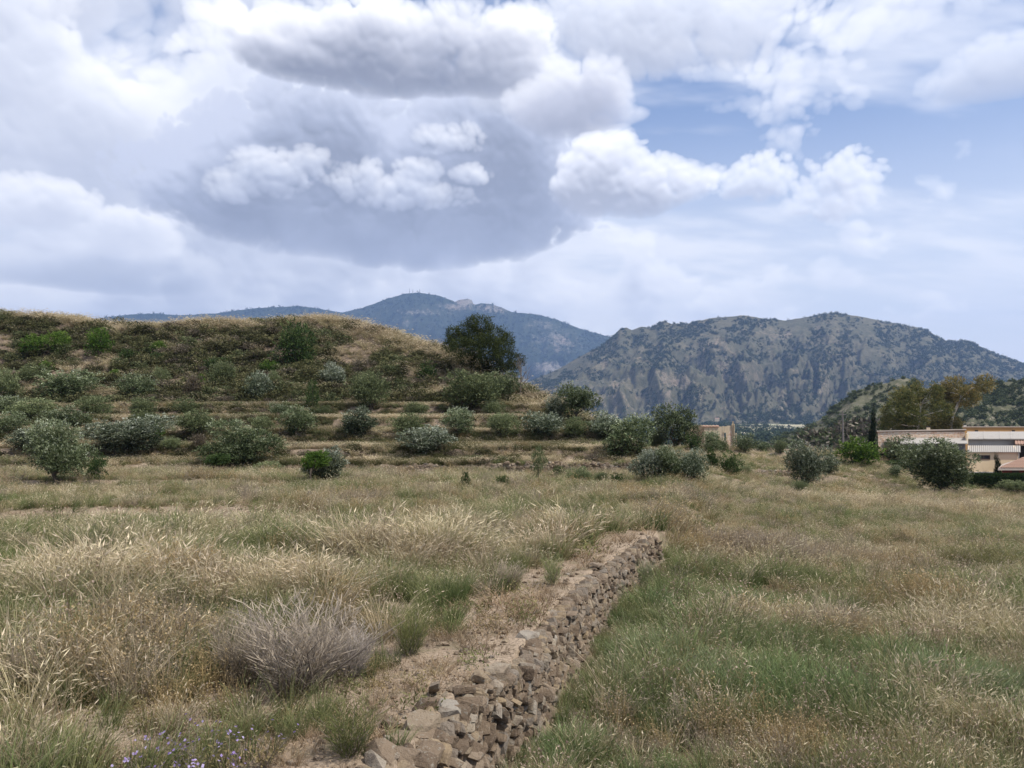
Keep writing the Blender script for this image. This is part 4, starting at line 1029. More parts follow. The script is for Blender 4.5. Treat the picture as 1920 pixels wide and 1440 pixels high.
def proto_bare(seed):
    rng = np.random.default_rng(seed); b = Mesh(); tw = Mesh()
    b.tube([(0, 0, -.05), (.02, 0, .3), (-.03, 0, .6), (.02, 0, 1.0)], [.028, .02, .014, .004], 6)
    for k in range(16):
        z = .25 + .65 * rng.random(); a = rng.random() * 6.28; L = .42 * (1.15 - z) + .08
        e = Vector((math.cos(a) * L, math.sin(a) * L, z + L * 1.0)); p = limb((0, 0, z), e, rng, 4, .08)
        tw.tube(p, [.010, .008, .006, .004, .002], 4)
        for j in range(5):
            q = p[1 + int(rng.integers(3))]; tw.tube([q, q + Vector(rng.normal(size=3)) * .07 + Vector((0, 0, .12))], [.004, .0015], 3)
    return [('trunk', b.make('trunk', M_TWIG, True)), ('twigs', tw.make('twigs', M_TWIG))]
M_CYP = leaf_mat('cypress_leaves', [(0.0, (0.008, 0.013, 0.007)), (0.5, (0.016, 0.026, 0.012)), (1.0, (0.035, 0.05, 0.022))], 0.1)
P = {
 'olive_near': [proto_olive(41, M_OLIVE, False, 22000, 0.66)], 'silver_near': [proto_olive(42, M_SILVER, False, 22000, 0.66)], 'gbush_near': [proto_olive(43, M_OLIVE, True, 24000, 0.64), proto_olive(44, M_OLIVE, True, 24000, 0.64)], 'sbush_near': [proto_olive(45, M_SILVER, True, 20000, 0.66)],
 'olive': [proto_olive(s, M_OLIVE) for s in (1, 2, 3)], 'silver': [proto_olive(s, M_SILVER) for s in (4, 5, 6)],
 'obush': [proto_olive(s, M_GREYG, True, 7600) for s in (7, 8, 9, 51, 52)], 'sbush': [proto_olive(s, M_SILVER, True, 8000) for s in (10, 11, 53)], 'gbush': [proto_olive(s, M_OLIVE, True, 7600) for s in (12, 13, 54)],
 'flat': [proto_flat(14, M_BRIGHT), proto_flat(15, M_DARK)], 'sapling': [proto_sapling(16, M_GREYG), proto_sapling(17, M_DARK)],
 'bright': [proto_shrub(s, M_BRIGHT) for s in (18, 19)], 'dark': [proto_shrub(s, M_DARK) for s in (20, 21)], 'brown': [proto_shrub(22, M_BROWN)],
 'fig': [proto_shrub(23, M_BRIGHT, 4200, 0.06, 0.034)], 'column': [proto_column(24, M_CYP, 9000, 0.12, 0.05)], 'conifer': [proto_column(25, M_DARK, 1400, 0.05, 0.12)],
 'colbush': [proto_column(26, M_DARK, 3000, 0.55, 0.07)], 'wisp': [proto_wisp(27, M_GREYG), proto_wisp(28, M_SCRUB)], 'bare': [proto_bare(29)], 'yellowish': [proto_olive(30, M_STRAWT, True, 3000)],
}
NAMES = {'olive_near': 'olive_tree', 'silver_near': 'olive_tree', 'gbush_near': 'olive_tree', 'sbush_near': 'olive_tree', 'olive': 'olive_tree', 'silver': 'olive_tree', 'obush': 'olive_bush', 'sbush': 'olive_bush', 'gbush': 'olive_bush', 'flat': 'small_tree', 'sapling': 'sapling', 'bright': 'mastic_bush', 'dark': 'evergreen_bush',
         'brown': 'withered_bush', 'fig': 'fig_tree', 'column': 'cypress_tree', 'conifer': 'conifer_sapling', 'colbush': 'evergreen_bush', 'wisp': 'broom_bush', 'bare': 'bare_tree', 'yellowish': 'pale_bush'}
CATS = {'olive_near': 'tree', 'silver_near': 'tree', 'gbush_near': 'tree', 'sbush_near': 'tree', 'olive': 'tree', 'silver': 'tree', 'flat': 'tree', 'sapling': 'sapling', 'fig': 'tree', 'column': 'tree', 'conifer': 'sapling', 'bare': 'tree'}
rt_ = random.Random(4)
def unit_box(parts, base_frac=0.0):
    me = parts[-1][1]; n = len(me.vertices); co = np.empty(n * 3, np.float32); me.vertices.foreach_get('co', co); co = co.reshape(-1, 3)
    r = np.percentile(np.hypot(co[:, 0], co[:, 1]), 96.5); zt = np.percentile(co[:, 2], 98.8)
    for _, m in parts:
        k = len(m.vertices); c = np.empty(k * 3, np.float32); m.vertices.foreach_get('co', c); c = c.reshape(-1, 3)
        c[:, :2] *= 0.54 / r; c[:, 2] *= 1.0 / zt; m.vertices.foreach_set('co', c.ravel()); m.update()
for q_ in P.values():
    for r_ in q_: unit_box(r_)
def tree(px, base, top, w, kind, label, group=None, d=None, var=None, dmin=17.0):
    p = hit(px, base, dmin) if d is None else bpt(px, base, d)
    if d is not None: p.z = min(p.z, float(zground(p.x, p.y))) if kind != 'far' else p.z
    h = (base - top) / F * p.y + (bpt(px, base, p.y).z - p.z); wd = w / F * p.y
    if kind in ('obush', 'sbush', 'gbush'): wd *= 1.22; h *= 1.10
    if 'near' in kind: h *= 1.04
    if kind in ('dark', 'wisp', 'conifer', 'sapling', 'brown') and 17 < p.y < 45: h *= 1.22; wd *= 1.25; p.z += 0.07
    if kind == 'flat': p.z += 0.18; h *= 1.12
    pro = P[kind][rt_.randrange(len(P[kind])) if var is None else var]
    e = empty(NAMES[kind], p, rt_.random() * 6.28); e.rotation_euler = (rt_.gauss(0, .05), rt_.gauss(0, .05), e.rotation_euler[2]); e.scale = (wd / 1.06, wd / 1.06, h)
    tag(e, label, CATS.get(kind, 'bush'), group)
    for nm, me in pro: obj(nm, me, e)
    return e
GT = 'olives on the terraced hillside'; GF = 'growth at the foot of the hill'
TREES = [
 # front row at the foot of the hill
 (105, 914, 800, 122, 'olive_near', 'nearest round green olive tree on a short dark trunk at far left', GT, 0),
 (62, 850, 804, 88, 'silver', 'grey olive half hidden behind the nearest left olive', GT, 1),
 (237, 856, 789, 144, 'silver_near', 'wide grey olive with low crooked limbs showing beneath', GT, 0),
 (290, 828, 796, 40, 'fig', 'bright green fig behind the right side of the wide grey olive', GF, None),
 (322, 846, 822, 36, 'obush', 'small round bush between the wide grey olive and the big dark one', GT, None),
 (452, 884, 796, 134, 'gbush_near', 'biggest dense dark green olive of the front row', GT, 0),
 (502, 890, 868, 46, 'obush', 'low grey bush at the right foot of the biggest dark olive', GF, None),
 (401, 893, 863, 62, 'flat', 'flat-topped dark shrub on thin stems left of the biggest olive', GF, 1),
 (614, 904, 848, 66, 'sbush', 'silver-tipped olive behind the small yellow-green tree', GT, 1),
 (584, 911, 862, 66, 'flat', 'small yellow-green tree with bent dark trunk', GF, 0),
 (186, 912, 868, 40, 'sapling', 'thin dark sapling right of the nearest olive', GF, 1),
 (262, 845, 833, 22, 'brown', 'brown bush under the right limbs of the wide grey olive', GF, None),
 (373, 846, 822, 26, 'brown', 'purple-brown withered bush left of the biggest olive', GF, None),
 (800, 852, 806, 82, 'sbush', 'pale double-headed olive alone on the lowest bank', GT, 0),
 (1010, 912, 855, 30, 'sapling', 'slim grey-green sapling on a straight stem', GF, 0),
 (1045, 899, 881, 22, 'dark', 'small dark bush right of the slim sapling', GF, None),
 (1088, 910, 880, 36, 'obush', 'dark bush with a silvery top', GF, None),
 (1074, 913, 897, 20, 'dark', 'low dark sprigs left of the silver-topped bush', GF, None),
 (1128, 909, 892, 20, 'wisp', 'little wispy bush right of the silver-topped one', GF, 0),
 (1156, 910, 894, 28, 'dark', 'low dark leafy bush left of the triple olives', GF, None),
 (873, 920, 893, 16, 'conifer', 'tiny dark conifer in the dry field', GF, None),
 (945, 915, 899, 26, 'dark', 'small dark weed bush right of the tiny conifer', GF, None),
 # lowest terrace row
 (375, 818, 774, 68, 'obush', 'hazy green bush above the biggest dark olive', GT, None),
 (560, 820, 769, 60, 'gbush', 'leftmost dark olive in the row of five round ones', GT, None),
 (668, 820, 772, 68, 'sbush', 'frosted dark olive, second in the row of round ones', GT, None),
 (765, 822, 780, 58, 'obush', 'dull green round bush above the pale double-headed olive', GT, None),
 (860, 817, 770, 54, 'gbush', 'upright olive below the largest hillside olive', GT, None),
 (940, 820, 780, 52, 'obush', 'soft grey-green bush right of the upright olive', GT, None),
 (1013, 821, 778, 62, 'sbush', 'dark olive with white frosted top near the hill end', GT, None),
 (1080, 824, 787, 42, 'obush', 'small olive bush at the right end of the terrace', GT, None),
 (490, 815, 785, 40, 'obush', 'faint green bush behind the biggest dark olive on its right', GT, None),
 # middle rows
 (527, 784, 757, 34, 'gbush', 'small dark bush above the leftmost round olive', GT, None),
 (605, 783, 763, 36, 'obush', 'little grey-green bush below the columnar shrub', GT, None),
 (778, 782, 757, 40, 'obush', 'light green bush in the middle of the terraces', GT, None),
 (806, 784, 776, 14, 'obush', 'tiny green bush right of the light green middle bush', GT, None),
 (925, 784, 755, 32, 'obush', 'small bush under the largest hillside olive', GT, None),
 (1000, 784, 758, 34, 'yellowish', 'pale yellowish bush left of the forked tree', GT, None),
 (1042, 788, 745, 40, 'sbush', 'silvery bush against the left of the forked tree', GT, None),
 (350, 782, 752, 46, 'obush', 'round green bush on the middle terrace left of centre', GT, None),
 (265, 784, 750, 44, 'obush', 'green bush above the wide grey olive', GT, None),
 (262, 803, 773, 52, 'obush', 'pale green bush touching the top of the wide grey olive', GT, None),
 (178, 784, 748, 56, 'obush', 'green bush left of the bush above the wide olive', GT, None),
 (122, 808, 768, 72, 'gbush', 'dull green mound above the nearest left olive', GT, None),
 (68, 786, 752, 90, 'obush', 'long low green bush on the middle terrace far left', GT, None),
 (14, 782, 747, 60, 'gbush', 'green bush cut by the left edge on the middle terrace', GT, None),
 (16, 818, 778, 50, 'gbush', 'green bush cut by the left edge above the near olive', GT, None),
 # upper row
 (586, 763, 715, 26, 'colbush', 'narrow dark columnar shrub in the middle of the hill', GT, None),
 (484, 754, 704, 44, 'sbush', 'pale upright olive left of the columnar shrub', GT, None),
 (514, 731, 700, 28, 'obush', 'small pale olive behind the pale upright one', GT, None),
 (421, 728, 684, 46, 'obush', 'rounded grey-green olive high on the slope left of centre', GT, None),
 (625, 729, 686, 50, 'sbush', 'light grey olive below the tall dark crest shrub', GT, None),
 (696, 770, 707, 66, 'obush', 'broad soft green olive right of the columnar shrub', GT, None),
 (875, 772, 704, 96, 'obush', 'largest hillside olive, below the pine', GT, 2),
 (945, 755, 704, 52, 'gbush', 'dark olive touching the right of the largest hillside olive', GT, None),
 (1080, 792, 722, 78, 'olive', 'forked dark-limbed olive tree on the hill shoulder', GT, 0),
 (360, 746, 704, 38, 'brown', 'red-brown bush high on the slope', GF, None),
 (376, 736, 703, 24, 'bright', 'yellow-green bush leaning on the red-brown one', GF, None),
 (301, 723, 688, 40, 'sapling', 'small grey tree with visible stem high on the left slope', GT, 0),
 (256, 752, 708, 62, 'gbush', 'dim green bush high on the left slope', GT, None),
 (128, 752, 700, 90, 'gbush', 'large dim olive mound high on the left slope', GT, None),
 (62, 720, 690, 52, 'obush', 'pale green bush below the bright mastic patch', GT, None),
 (12, 757, 700, 44, 'obush', 'pale green olive cut by the left edge, high up', GT, None),
 # evergreen patches on the scrub slope
 (70, 665, 628, 60, 'bright', 'left part of the bright green mastic patch', None, None),
 (110, 663, 622, 54, 'bright', 'right part of the bright green mastic patch', None, None),
 (184, 668, 617, 58, 'bright', 'bright green mastic bush right of the larger patch', None, None),
 (85, 700, 677, 26, 'bright', 'small bright green bush under the mastic patch', None, None),
 (214, 711, 693, 28, 'bright', 'little lime-green bush on the left slope', None, None),
 (297, 664, 640, 34, 'bright', 'dull green mastic bush left of slope centre', None, None),
 (297, 682, 661, 36, 'dark', 'dark bush directly below the dull mastic bush', None, None),
 (235, 682, 655, 46, 'dark', 'dark shrub right of the bright mastic bush', None, None),
 (505, 702, 676, 36, 'bright', 'small green bush in the slope hollow', None, None),
 (549, 690, 606, 74, 'dark', 'tall dark shrub near the crest', None, 0),
 (578, 692, 655, 26, 'dark', 'deep green bush at the foot of the tall crest shrub', None, None),
 (800, 716, 678, 52, 'dark', 'round dark green bush left of the pine', None, None),
 (410, 700, 672, 60, 'dark', 'broad dark shrub above the rounded grey olive', None, None),
 # hill shoulder and the field beyond
 (1138, 828, 778, 66, 'sbush', 'white-tipped olive at the end of the hill', None, 1),
 (1180, 854, 790, 80, 'gbush', 'dark olive with white tips in front of the white-tipped one', None, 0),
 (1266, 840, 768, 78, 'gbush', 'olive-green tree left of the ruin', None, 1),
 (1232, 842, 808, 44, 'wisp', 'grey wispy bush left of the tree by the ruin', None, 0),
 (1304, 848, 815, 34, 'dark', 'dark bush against the left of the ruin', None, None),
 (1332, 850, 814, 36, 'gbush', 'round bush in front of the ruin wall', None, None),
 (1354, 851, 826, 26, 'obush', 'bush under the window of the ruin', None, None),
 (1398, 850, 818, 36, 'gbush', 'bush touching the right side of the ruin', None, None),
 (1432, 851, 832, 32, 'gbush', 'second bush right of the ruin', None, None),
 (1464, 850, 828, 20, 'obush', 'pale sapling-like bush third right of the ruin', None, None),
 (1216, 908, 848, 74, 'sbush_near', 'left one of three olives growing together', 'three olives in the field', 0),
 (1254, 908, 842, 66, 'gbush_near', 'middle one of three olives growing together', 'three olives in the field', 1),
 (1294, 908, 848, 76, 'sbush_near', 'right one of three olives growing together', 'three olives in the field', 0),
 (1338, 884, 850, 28, 'dark', 'green upright bush behind the right of the triple olives', None, None),
 (1366, 892, 858, 38, 'dark', 'dark round bush right of the triple olives', None, None),
 (1395, 894, 872, 30, 'wisp', 'pale scrubby bush beside the short stone wall', None, 0),
 (1510, 914, 836, 84, 'sbush_near', 'leaning silver olive with a low bushy base', None, 0),
 (1556, 890, 858, 38, 'sbush', 'small silver olive right of the leaning one', None, None),
 (1500, 932, 908, 26, 'wisp', 'dark straggly weed below the leaning silver olive', None, 0),
 (1605, 872, 824, 84, 'fig', 'bright green fig tree by the cypress', None, None),
 (1666, 862, 838, 46, 'sbush', 'grey bush below the stone farmhouse', None, None),
 (1695, 872, 824, 60, 'gbush', 'dark bush against the pale lean-to roof', None, None),
 (1690, 880, 862, 60, 'dark', 'low green hedge-like bush left of the large olive', None, None),
 (1678, 898, 875, 24, 'gbush', 'small bush on the bare slope left of the large olive', None, None),
 (1757, 926, 833, 132, 'gbush_near', 'large dark olive in front of the farm buildings', None, 1),
 (1905, 928, 904, 50, 'obush', 'light green bush in front of the clipped hedge', None, None),
]
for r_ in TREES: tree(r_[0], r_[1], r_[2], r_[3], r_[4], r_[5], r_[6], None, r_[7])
tree(1633, 836, 770, 13, 'column', 'narrow dark cypress left of the stone farmhouse', None, 86)
tree(1875, 892, 855, 15, 'column', 'thin dark conifer against the beige shed', None, 70.3)
tree(977, 752, 664, 38, 'bare', 'leafless grey tree right of the pine', None)
tree(1232, 812, 768, 18, 'bare', 'black dead snag beside the tree left of the ruin', None, 84)

def lobed_tree(name, label, cat, d, foot, trunk_px, lobes, n, ll, lw, mat, bark, seed, limbs, depth=0.75, tight=1.0):
    rng = np.random.default_rng(seed); b0 = bpt(foot[0], foot[1], d); b0.z = min(b0.z, float(zground(b0.x, b0.y)))
    L = []
    for (x, y, r) in lobes:
        q = bpt(x, y, d); rr = r / F * d * tight
        L.append((q.x - b0.x, rng.normal() * rr * depth, q.z - b0.z, rr, rr, rr * 0.82))
    v, f, t = crown(L, n, ll, lw, rng, 0.25, 0.5, 7, 0.6)
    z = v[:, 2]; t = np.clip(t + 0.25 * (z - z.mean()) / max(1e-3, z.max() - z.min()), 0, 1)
    e = tag(empty(name, b0), label, cat)
    b = Mesh(); tp = [Vector((0, 0, -0.3))] + [bpt(x, y, d) - b0 for x, y in trunk_px]
    b.tube(tp, list(np.linspace(limbs[0], limbs[0] * .55, len(tp))), 8)
    for l in L: 
        s = min(tp[1:], key=lambda q: (q - Vector(l[:3])).length + 2.0 * max(0, q.z - l[2]))
        b.tube(limb(s, l[:3], rng, 4, .07), list(np.linspace(limbs[0] * .42, limbs[0] * .1, 5)), 5)
    obj('trunk', b.make('trunk', bark, True), e); obj('crown', mesh('crown', v, f, mat, False, {'t': t}), e)
pin = hit(914, 712)
lobed_tree('pine_tree', 'tall dark umbrella-shaped pine on the hill shoulder', 'tree', pin.y + 0.0, (914, 712), [(908, 690), (900, 668), (897, 645), (900, 622)],
    [(856, 636, 20), (868, 655, 20), (878, 622, 22), (902, 611, 20), (890, 640, 26), (925, 632, 24), (915, 655, 28), (942, 652, 20), (945, 676, 24), (960, 690, 13), (925, 688, 22), (875, 672, 15), (900, 682, 18), (845, 648, 13), (968, 678, 14), (850, 625, 12), (950, 636, 12), (885, 604, 10)], 42000, 0.17, 0.042, M_PINE, M_BARK, 3, (0.20,))
lobed_tree('eucalyptus_tree', 'dark left eucalyptus with a pale bare limb behind the farmhouse', 'tree', 98, (1722, 815), [(1722, 800), (1724, 780), (1726, 760)],
    [(1668, 772, 22), (1662, 790, 14), (1690, 750, 24), (1712, 738, 20), (1722, 758, 24), (1745, 748, 22), (1752, 734, 12), (1700, 778, 22), (1680, 797, 22), (1735, 785, 26), (1712, 800, 20), (1755, 770, 18), (1747, 720, 4), (1728, 724, 9)], 27000, 0.24, 0.085, M_EUCG, M_PALEBARK, 5, (0.22,), 1.2, 0.88)
lobed_tree('eucalyptus_tree', 'golden right eucalyptus with white forked stems behind the farmhouse', 'tree', 100, (1782, 815), [(1783, 798), (1788, 775), (1798, 755), (1804, 740)],
    [(1802, 724, 22), (1784, 735, 18), (1818, 722, 16), (1812, 745, 20), (1828, 736, 9), (1795, 755, 16), (1772, 790, 20), (1800, 795, 16), (1785, 805, 18), (1762, 800, 16)], 21000, 0.24, 0.085, M_EUC, M_PALEBARK, 6, (0.24,), 1.2, 0.92)
# clipped hedge
hd = bpt(1870, 927, 62); hw = (1990 - 1814) / F * 62; hz = float(zground(bpt(1870, 920, 62).x, 62)); hh = bpt(1870, 891, 62).z - hz - .25
he = tag(empty('clipped_hedge', (bpt(1814, 927, 62).x, 62, hz)), 'long dark clipped hedge below the beige shed', 'hedge')
rng = np.random.default_rng(12); n_ = 26000
q_ = np.stack([rng.random(n_) * hw, rng.random(n_) * 1.3, rng.random(n_) * (hh + .25)], 1)
side_ = rng.integers(3, size=n_); q_[side_ == 0, 1] = 0.06 * rng.normal(size=(side_ == 0).sum()); q_[side_ == 1, 2] = hh + .25 + 0.05 * rng.normal(size=(side_ == 1).sum())
v_, f_, t_2 = leaves(q_, unit(rng, n_) + np.array([0, -.4, .5]), 0.10, 0.05, rng, np.clip(0.35 + 0.2 * rng.normal(size=n_), 0, 1))
obj('foliage', mesh('foliage', v_, f_, M_DARK, False, {'t': t_2}), he)
b_ = Mesh(); b_.box(0.05, hw, 0.15, 1.2, -0.3, hh + .1); obj('shade_core', b_.make('shade_core', M_NEARBLACK), he)  # solid box; the hedge's inner shade is put into its colour
# ================================================================== grass and herbs
def blades(rng, n, h, spread, lean, w, segs=3, head=0.0, headlen=0.08, headw=0.012, bend=0.35, wind=0.12):
    """curved strips, some ending in a nodding seed head -> verts, quads, t"""
    V = []; Fq = []; T = []; off = 0
    for i in range(n):
        a = rng.random() * 6.283; r = spread * math.sqrt(rng.random())
        p = np.array([math.cos(a) * r, math.sin(a) * r, -0.02]); hh = h * (0.55 + 0.6 * rng.random())
        b = a + rng.normal() * 0.9; out = np.array([math.cos(b), math.sin(b), 0]) * lean * (0.4 + rng.random()) + np.array([wind, -0.03, 0])
        sd = np.array([-math.sin(a + rng.normal()), math.cos(a + rng.normal()), 0.0]); sd /= np.linalg.norm(sd)
        ww = w * (0.6 + 0.8 * rng.random()); c = rng.normal() * 0.08
        pts = []
        for s in range(segs + 1):
            f = s / segs
            q = p + out * hh * (f * 0.6 + bend * f * f * 1.6) + np.array([0, 0, hh * (f - bend * 0.45 * f * f * f)])
            pts.append(q); k = ww * (1 - 0.75 * f)
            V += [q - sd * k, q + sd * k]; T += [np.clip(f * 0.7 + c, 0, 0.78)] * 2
        for s in range(segs): o = off + 2 * s; Fq.append((o, o + 1, o + 3, o + 2))
        off += 2 * (segs + 1)
        if rng.random() < head:
            d = pts[-1] - pts[-2]; d /= np.linalg.norm(d); d = d + np.array([0.25 * rng.normal() + .2, 0.25 * rng.normal(), -0.35]); d /= np.linalg.norm(d)
            L = headlen * (0.7 + 0.6 * rng.random()); q = pts[-1] - d * L * .1
            for sv in (sd, np.cross(sd, d)):
                V += [q, q + d * L * .4 + sv * headw, q + d * L, q + d * L * .4 - sv * headw]; T += [0.9 + 0.1 * rng.random()] * 4
                Fq.append((off, off + 1, off + 2, off + 3)); off += 4
    return np.array(V), np.array(Fq), np.array(T)
def bmesh_of(name, arr, mat): return mesh(name, arr[0], arr[1], mat, False, {'t': arr[2]})
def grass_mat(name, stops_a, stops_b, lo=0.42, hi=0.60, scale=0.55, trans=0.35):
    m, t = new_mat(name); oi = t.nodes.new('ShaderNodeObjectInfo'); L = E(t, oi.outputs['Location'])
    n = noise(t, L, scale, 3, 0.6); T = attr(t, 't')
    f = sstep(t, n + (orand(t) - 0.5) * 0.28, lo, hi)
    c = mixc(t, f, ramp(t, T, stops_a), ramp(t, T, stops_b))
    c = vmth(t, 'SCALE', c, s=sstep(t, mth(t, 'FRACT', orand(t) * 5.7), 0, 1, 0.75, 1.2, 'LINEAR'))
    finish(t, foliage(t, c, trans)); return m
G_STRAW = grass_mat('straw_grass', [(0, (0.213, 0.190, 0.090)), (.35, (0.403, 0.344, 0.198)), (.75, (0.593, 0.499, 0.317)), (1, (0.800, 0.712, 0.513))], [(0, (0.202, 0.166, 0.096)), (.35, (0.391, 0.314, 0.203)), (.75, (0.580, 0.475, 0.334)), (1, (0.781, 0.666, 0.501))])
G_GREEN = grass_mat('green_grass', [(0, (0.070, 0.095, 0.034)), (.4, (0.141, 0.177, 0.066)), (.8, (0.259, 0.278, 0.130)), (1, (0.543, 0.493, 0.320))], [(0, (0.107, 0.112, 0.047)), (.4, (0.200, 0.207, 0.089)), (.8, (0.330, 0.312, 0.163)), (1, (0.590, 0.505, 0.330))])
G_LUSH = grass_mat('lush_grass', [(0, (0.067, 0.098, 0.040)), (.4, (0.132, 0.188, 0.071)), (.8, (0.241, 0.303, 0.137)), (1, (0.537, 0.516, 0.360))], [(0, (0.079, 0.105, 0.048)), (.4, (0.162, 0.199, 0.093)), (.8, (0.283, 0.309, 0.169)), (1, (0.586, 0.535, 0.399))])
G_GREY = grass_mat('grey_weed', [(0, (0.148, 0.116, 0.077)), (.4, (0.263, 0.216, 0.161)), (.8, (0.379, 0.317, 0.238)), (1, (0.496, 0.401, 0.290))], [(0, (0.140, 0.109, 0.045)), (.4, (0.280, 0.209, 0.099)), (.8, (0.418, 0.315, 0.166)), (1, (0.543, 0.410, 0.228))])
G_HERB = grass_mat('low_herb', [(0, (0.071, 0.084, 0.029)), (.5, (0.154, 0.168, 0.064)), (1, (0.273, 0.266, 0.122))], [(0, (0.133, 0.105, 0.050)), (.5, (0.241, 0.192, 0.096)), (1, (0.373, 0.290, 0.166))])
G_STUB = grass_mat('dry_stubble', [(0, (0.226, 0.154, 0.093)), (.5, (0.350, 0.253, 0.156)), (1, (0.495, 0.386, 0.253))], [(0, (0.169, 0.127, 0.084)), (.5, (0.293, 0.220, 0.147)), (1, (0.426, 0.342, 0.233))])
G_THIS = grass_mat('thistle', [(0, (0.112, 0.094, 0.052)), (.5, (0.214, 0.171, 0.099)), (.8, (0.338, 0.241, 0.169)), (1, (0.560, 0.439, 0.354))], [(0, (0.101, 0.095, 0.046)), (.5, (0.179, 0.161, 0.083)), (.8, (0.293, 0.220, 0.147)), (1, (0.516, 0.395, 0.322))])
rg = np.random.default_rng(99)
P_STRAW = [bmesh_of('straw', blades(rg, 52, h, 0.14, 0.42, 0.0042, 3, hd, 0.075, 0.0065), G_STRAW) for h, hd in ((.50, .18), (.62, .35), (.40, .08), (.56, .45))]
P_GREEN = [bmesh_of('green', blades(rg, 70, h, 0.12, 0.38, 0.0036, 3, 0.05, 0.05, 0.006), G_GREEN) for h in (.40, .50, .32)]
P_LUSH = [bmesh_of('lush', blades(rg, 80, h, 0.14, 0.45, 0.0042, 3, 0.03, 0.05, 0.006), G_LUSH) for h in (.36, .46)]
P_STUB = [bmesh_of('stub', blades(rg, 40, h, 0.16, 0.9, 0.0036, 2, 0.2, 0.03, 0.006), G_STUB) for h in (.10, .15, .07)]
def twiggy(rng, n, h, mat, headp=0.5, hs=0.011, w=0.0035, spread=0.10):
    """forking stems with side twigs and little heads"""
    V = []; Fq = []; T = []; off = 0
    def strip(a, b, wa, wb, ta, tb):
        nonlocal off
        d = b - a; s = np.cross(d, unit(rng, 1)[0]); s /= max(np.linalg.norm(s), 1e-6)
        V.extend([a - s * wa, a + s * wa, b + s * wb, b - s * wb]); T.extend([ta, ta, tb, tb]); Fq.append((off, off + 1, off + 2, off + 3)); off += 4
    def knob(p, r):
        nonlocal off
        for k in range(2):
            u = unit(rng, 1)[0]; v = np.cross(u, unit(rng, 1)[0]); v /= max(np.linalg.norm(v), 1e-6)
            V.extend([p - u * r, p - v * r, p + u * r, p + v * r]); T.extend([0.85 + .15 * rng.random()] * 4); Fq.append((off, off + 1, off + 2, off + 3)); off += 4
    for i in range(n):
        a = np.array([rng.normal() * spread, rng.normal() * spread, -.02]); d = np.array([rng.normal() * .22 + .05, rng.normal() * .22, 1.0]); H = h * (.6 + .5 * rng.random())
        p = a; m = 4
        for k in range(m):
            q = p + d * H / m + rng.normal(size=3) * .02 * h; strip(p, q, w * (1 - k / m * .6), w * (1 - (k + 1) / m * .6), .2 + .4 * k / m, .2 + .4 * (k + 1) / m)
            if k > 0:
                for j in range(2):
                    e = p + (q - p) * rng.random(); g = e + (d * .5 + unit(rng, 1)[0] * .9) * h * .17 * (0.5 + rng.random()); strip(e, g, w * .5, w * .25, .45, .7)
                    if rng.random() < headp: knob(g, hs * (.6 + .7 * rng.random()))
            p = q
        if rng.random() < headp: knob(p, hs)
    return mesh('weed', np.array(V), np.array(Fq), mat, False, {'t': np.array(T)})
P_WEED = [twiggy(rg, 26, h, G_GREY, .45, .008) for h in (.42, .34, .50)]
P_THIS = [twiggy(rg, 7, h, G_THIS, .8, .010, .0042, .07) for h in (.62, .72, .52)]
def herb(rng, n, r, h):
    c = np.stack([rng.normal(size=n) * r * .5, rng.normal(size=n) * r * .5, rng.random(n) * h], 1)
    return leaves(c, unit(rng, n) + np.array([0, 0, .7]), .03 + .03 * rng.random(n), .012, rng, np.clip(.4 + .25 * rng.normal(size=n) + c[:, 2] / h * .2, 0, 1))
P_HERB = [bmesh_of('herb', herb(rg, 150, .20, .16), G_HERB), bmesh_of('herb', herb(rg, 110, .15, .10), G_HERB)]

def field_points(n, d0, d1, pw, rng, pxlo=-420, pxhi=2400):
    """random ground points inside the view wedge; pw shapes how they thin out with distance"""
    u = rng.random(n); d = (d0 ** pw + (d1 ** pw - d0 ** pw) * u) ** (1 / pw)
    px = pxlo + (pxhi - pxlo) * rng.random(n); return (px - 960) / F * d, d, px
def gpatch(x, y, items):
    r = np.zeros_like(x)
    for cx, cy_, rx, ry, a in items: r = np.maximum(r, a * np.exp(-(((x - cx) / rx) ** 2 + ((y - cy_) / ry) ** 2)))
    return r
def at_px(items): return [(lambda p: (p.x, p.y, rx, ry, a))(hit(px, py, 4.5, 90)) for px, py, rx, ry, a in items]
GREENP = at_px([(440, 1075, 1.5, 1.0, 1), (560, 1060, .8, .6, .8), (770, 1130, 1.4, .9, 1), (300, 1090, 1.2, .8, .6), (30, 1080, 1.2, .8, .9), (920, 975, 1.6, .8, 1), (1030, 1080, .5, .6, 1), (900, 1120, 1.0, .5, .9), (110, 1260, .7, .5, .7), (700, 1000, 1.2, .6, .5),
                (1230, 1075, .5, 1.2, 1), (1130, 960, 2, 1, .6)])
LUSHP = at_px([(1330, 1290, 1.3, .7, 1), (1240, 1260, .7, .6, .9), (1440, 1330, 1.0, .5, 1), (1560, 1340, .8, .5, .9), (1860, 1310, .9, .6, 1.0), (1000, 1420, .6, .5, 1), (1250, 1170, .5, .8, .8), (1600, 1250, 1.0, .7, .8), (1180, 1170, .4, .9, .7), (1420, 1150, 2.0, 1.0, .6), (1400, 1230, 1.6, .7, .6)])
GREYP = at_px([(560, 1230, 1.0, .6, 1), (640, 1190, .5, .5, 1), (500, 1240, .5, .5, .8), (310, 1230, 1.0, .7, .8), (240, 1300, .9, .5, .7), (380, 1320, .6, .4, .6), (700, 1150, .6, .5, .4), (1480, 1050, 1.6, 1.4, .7), (1310, 1030, 1.4, 1.6, .9), (1700, 1150, 1.2, .8, .6), (1550, 1200, 1.0, .7, .6), (1300, 1400, .8, .4, .8), (1500, 1420, .8, .4, .6)])
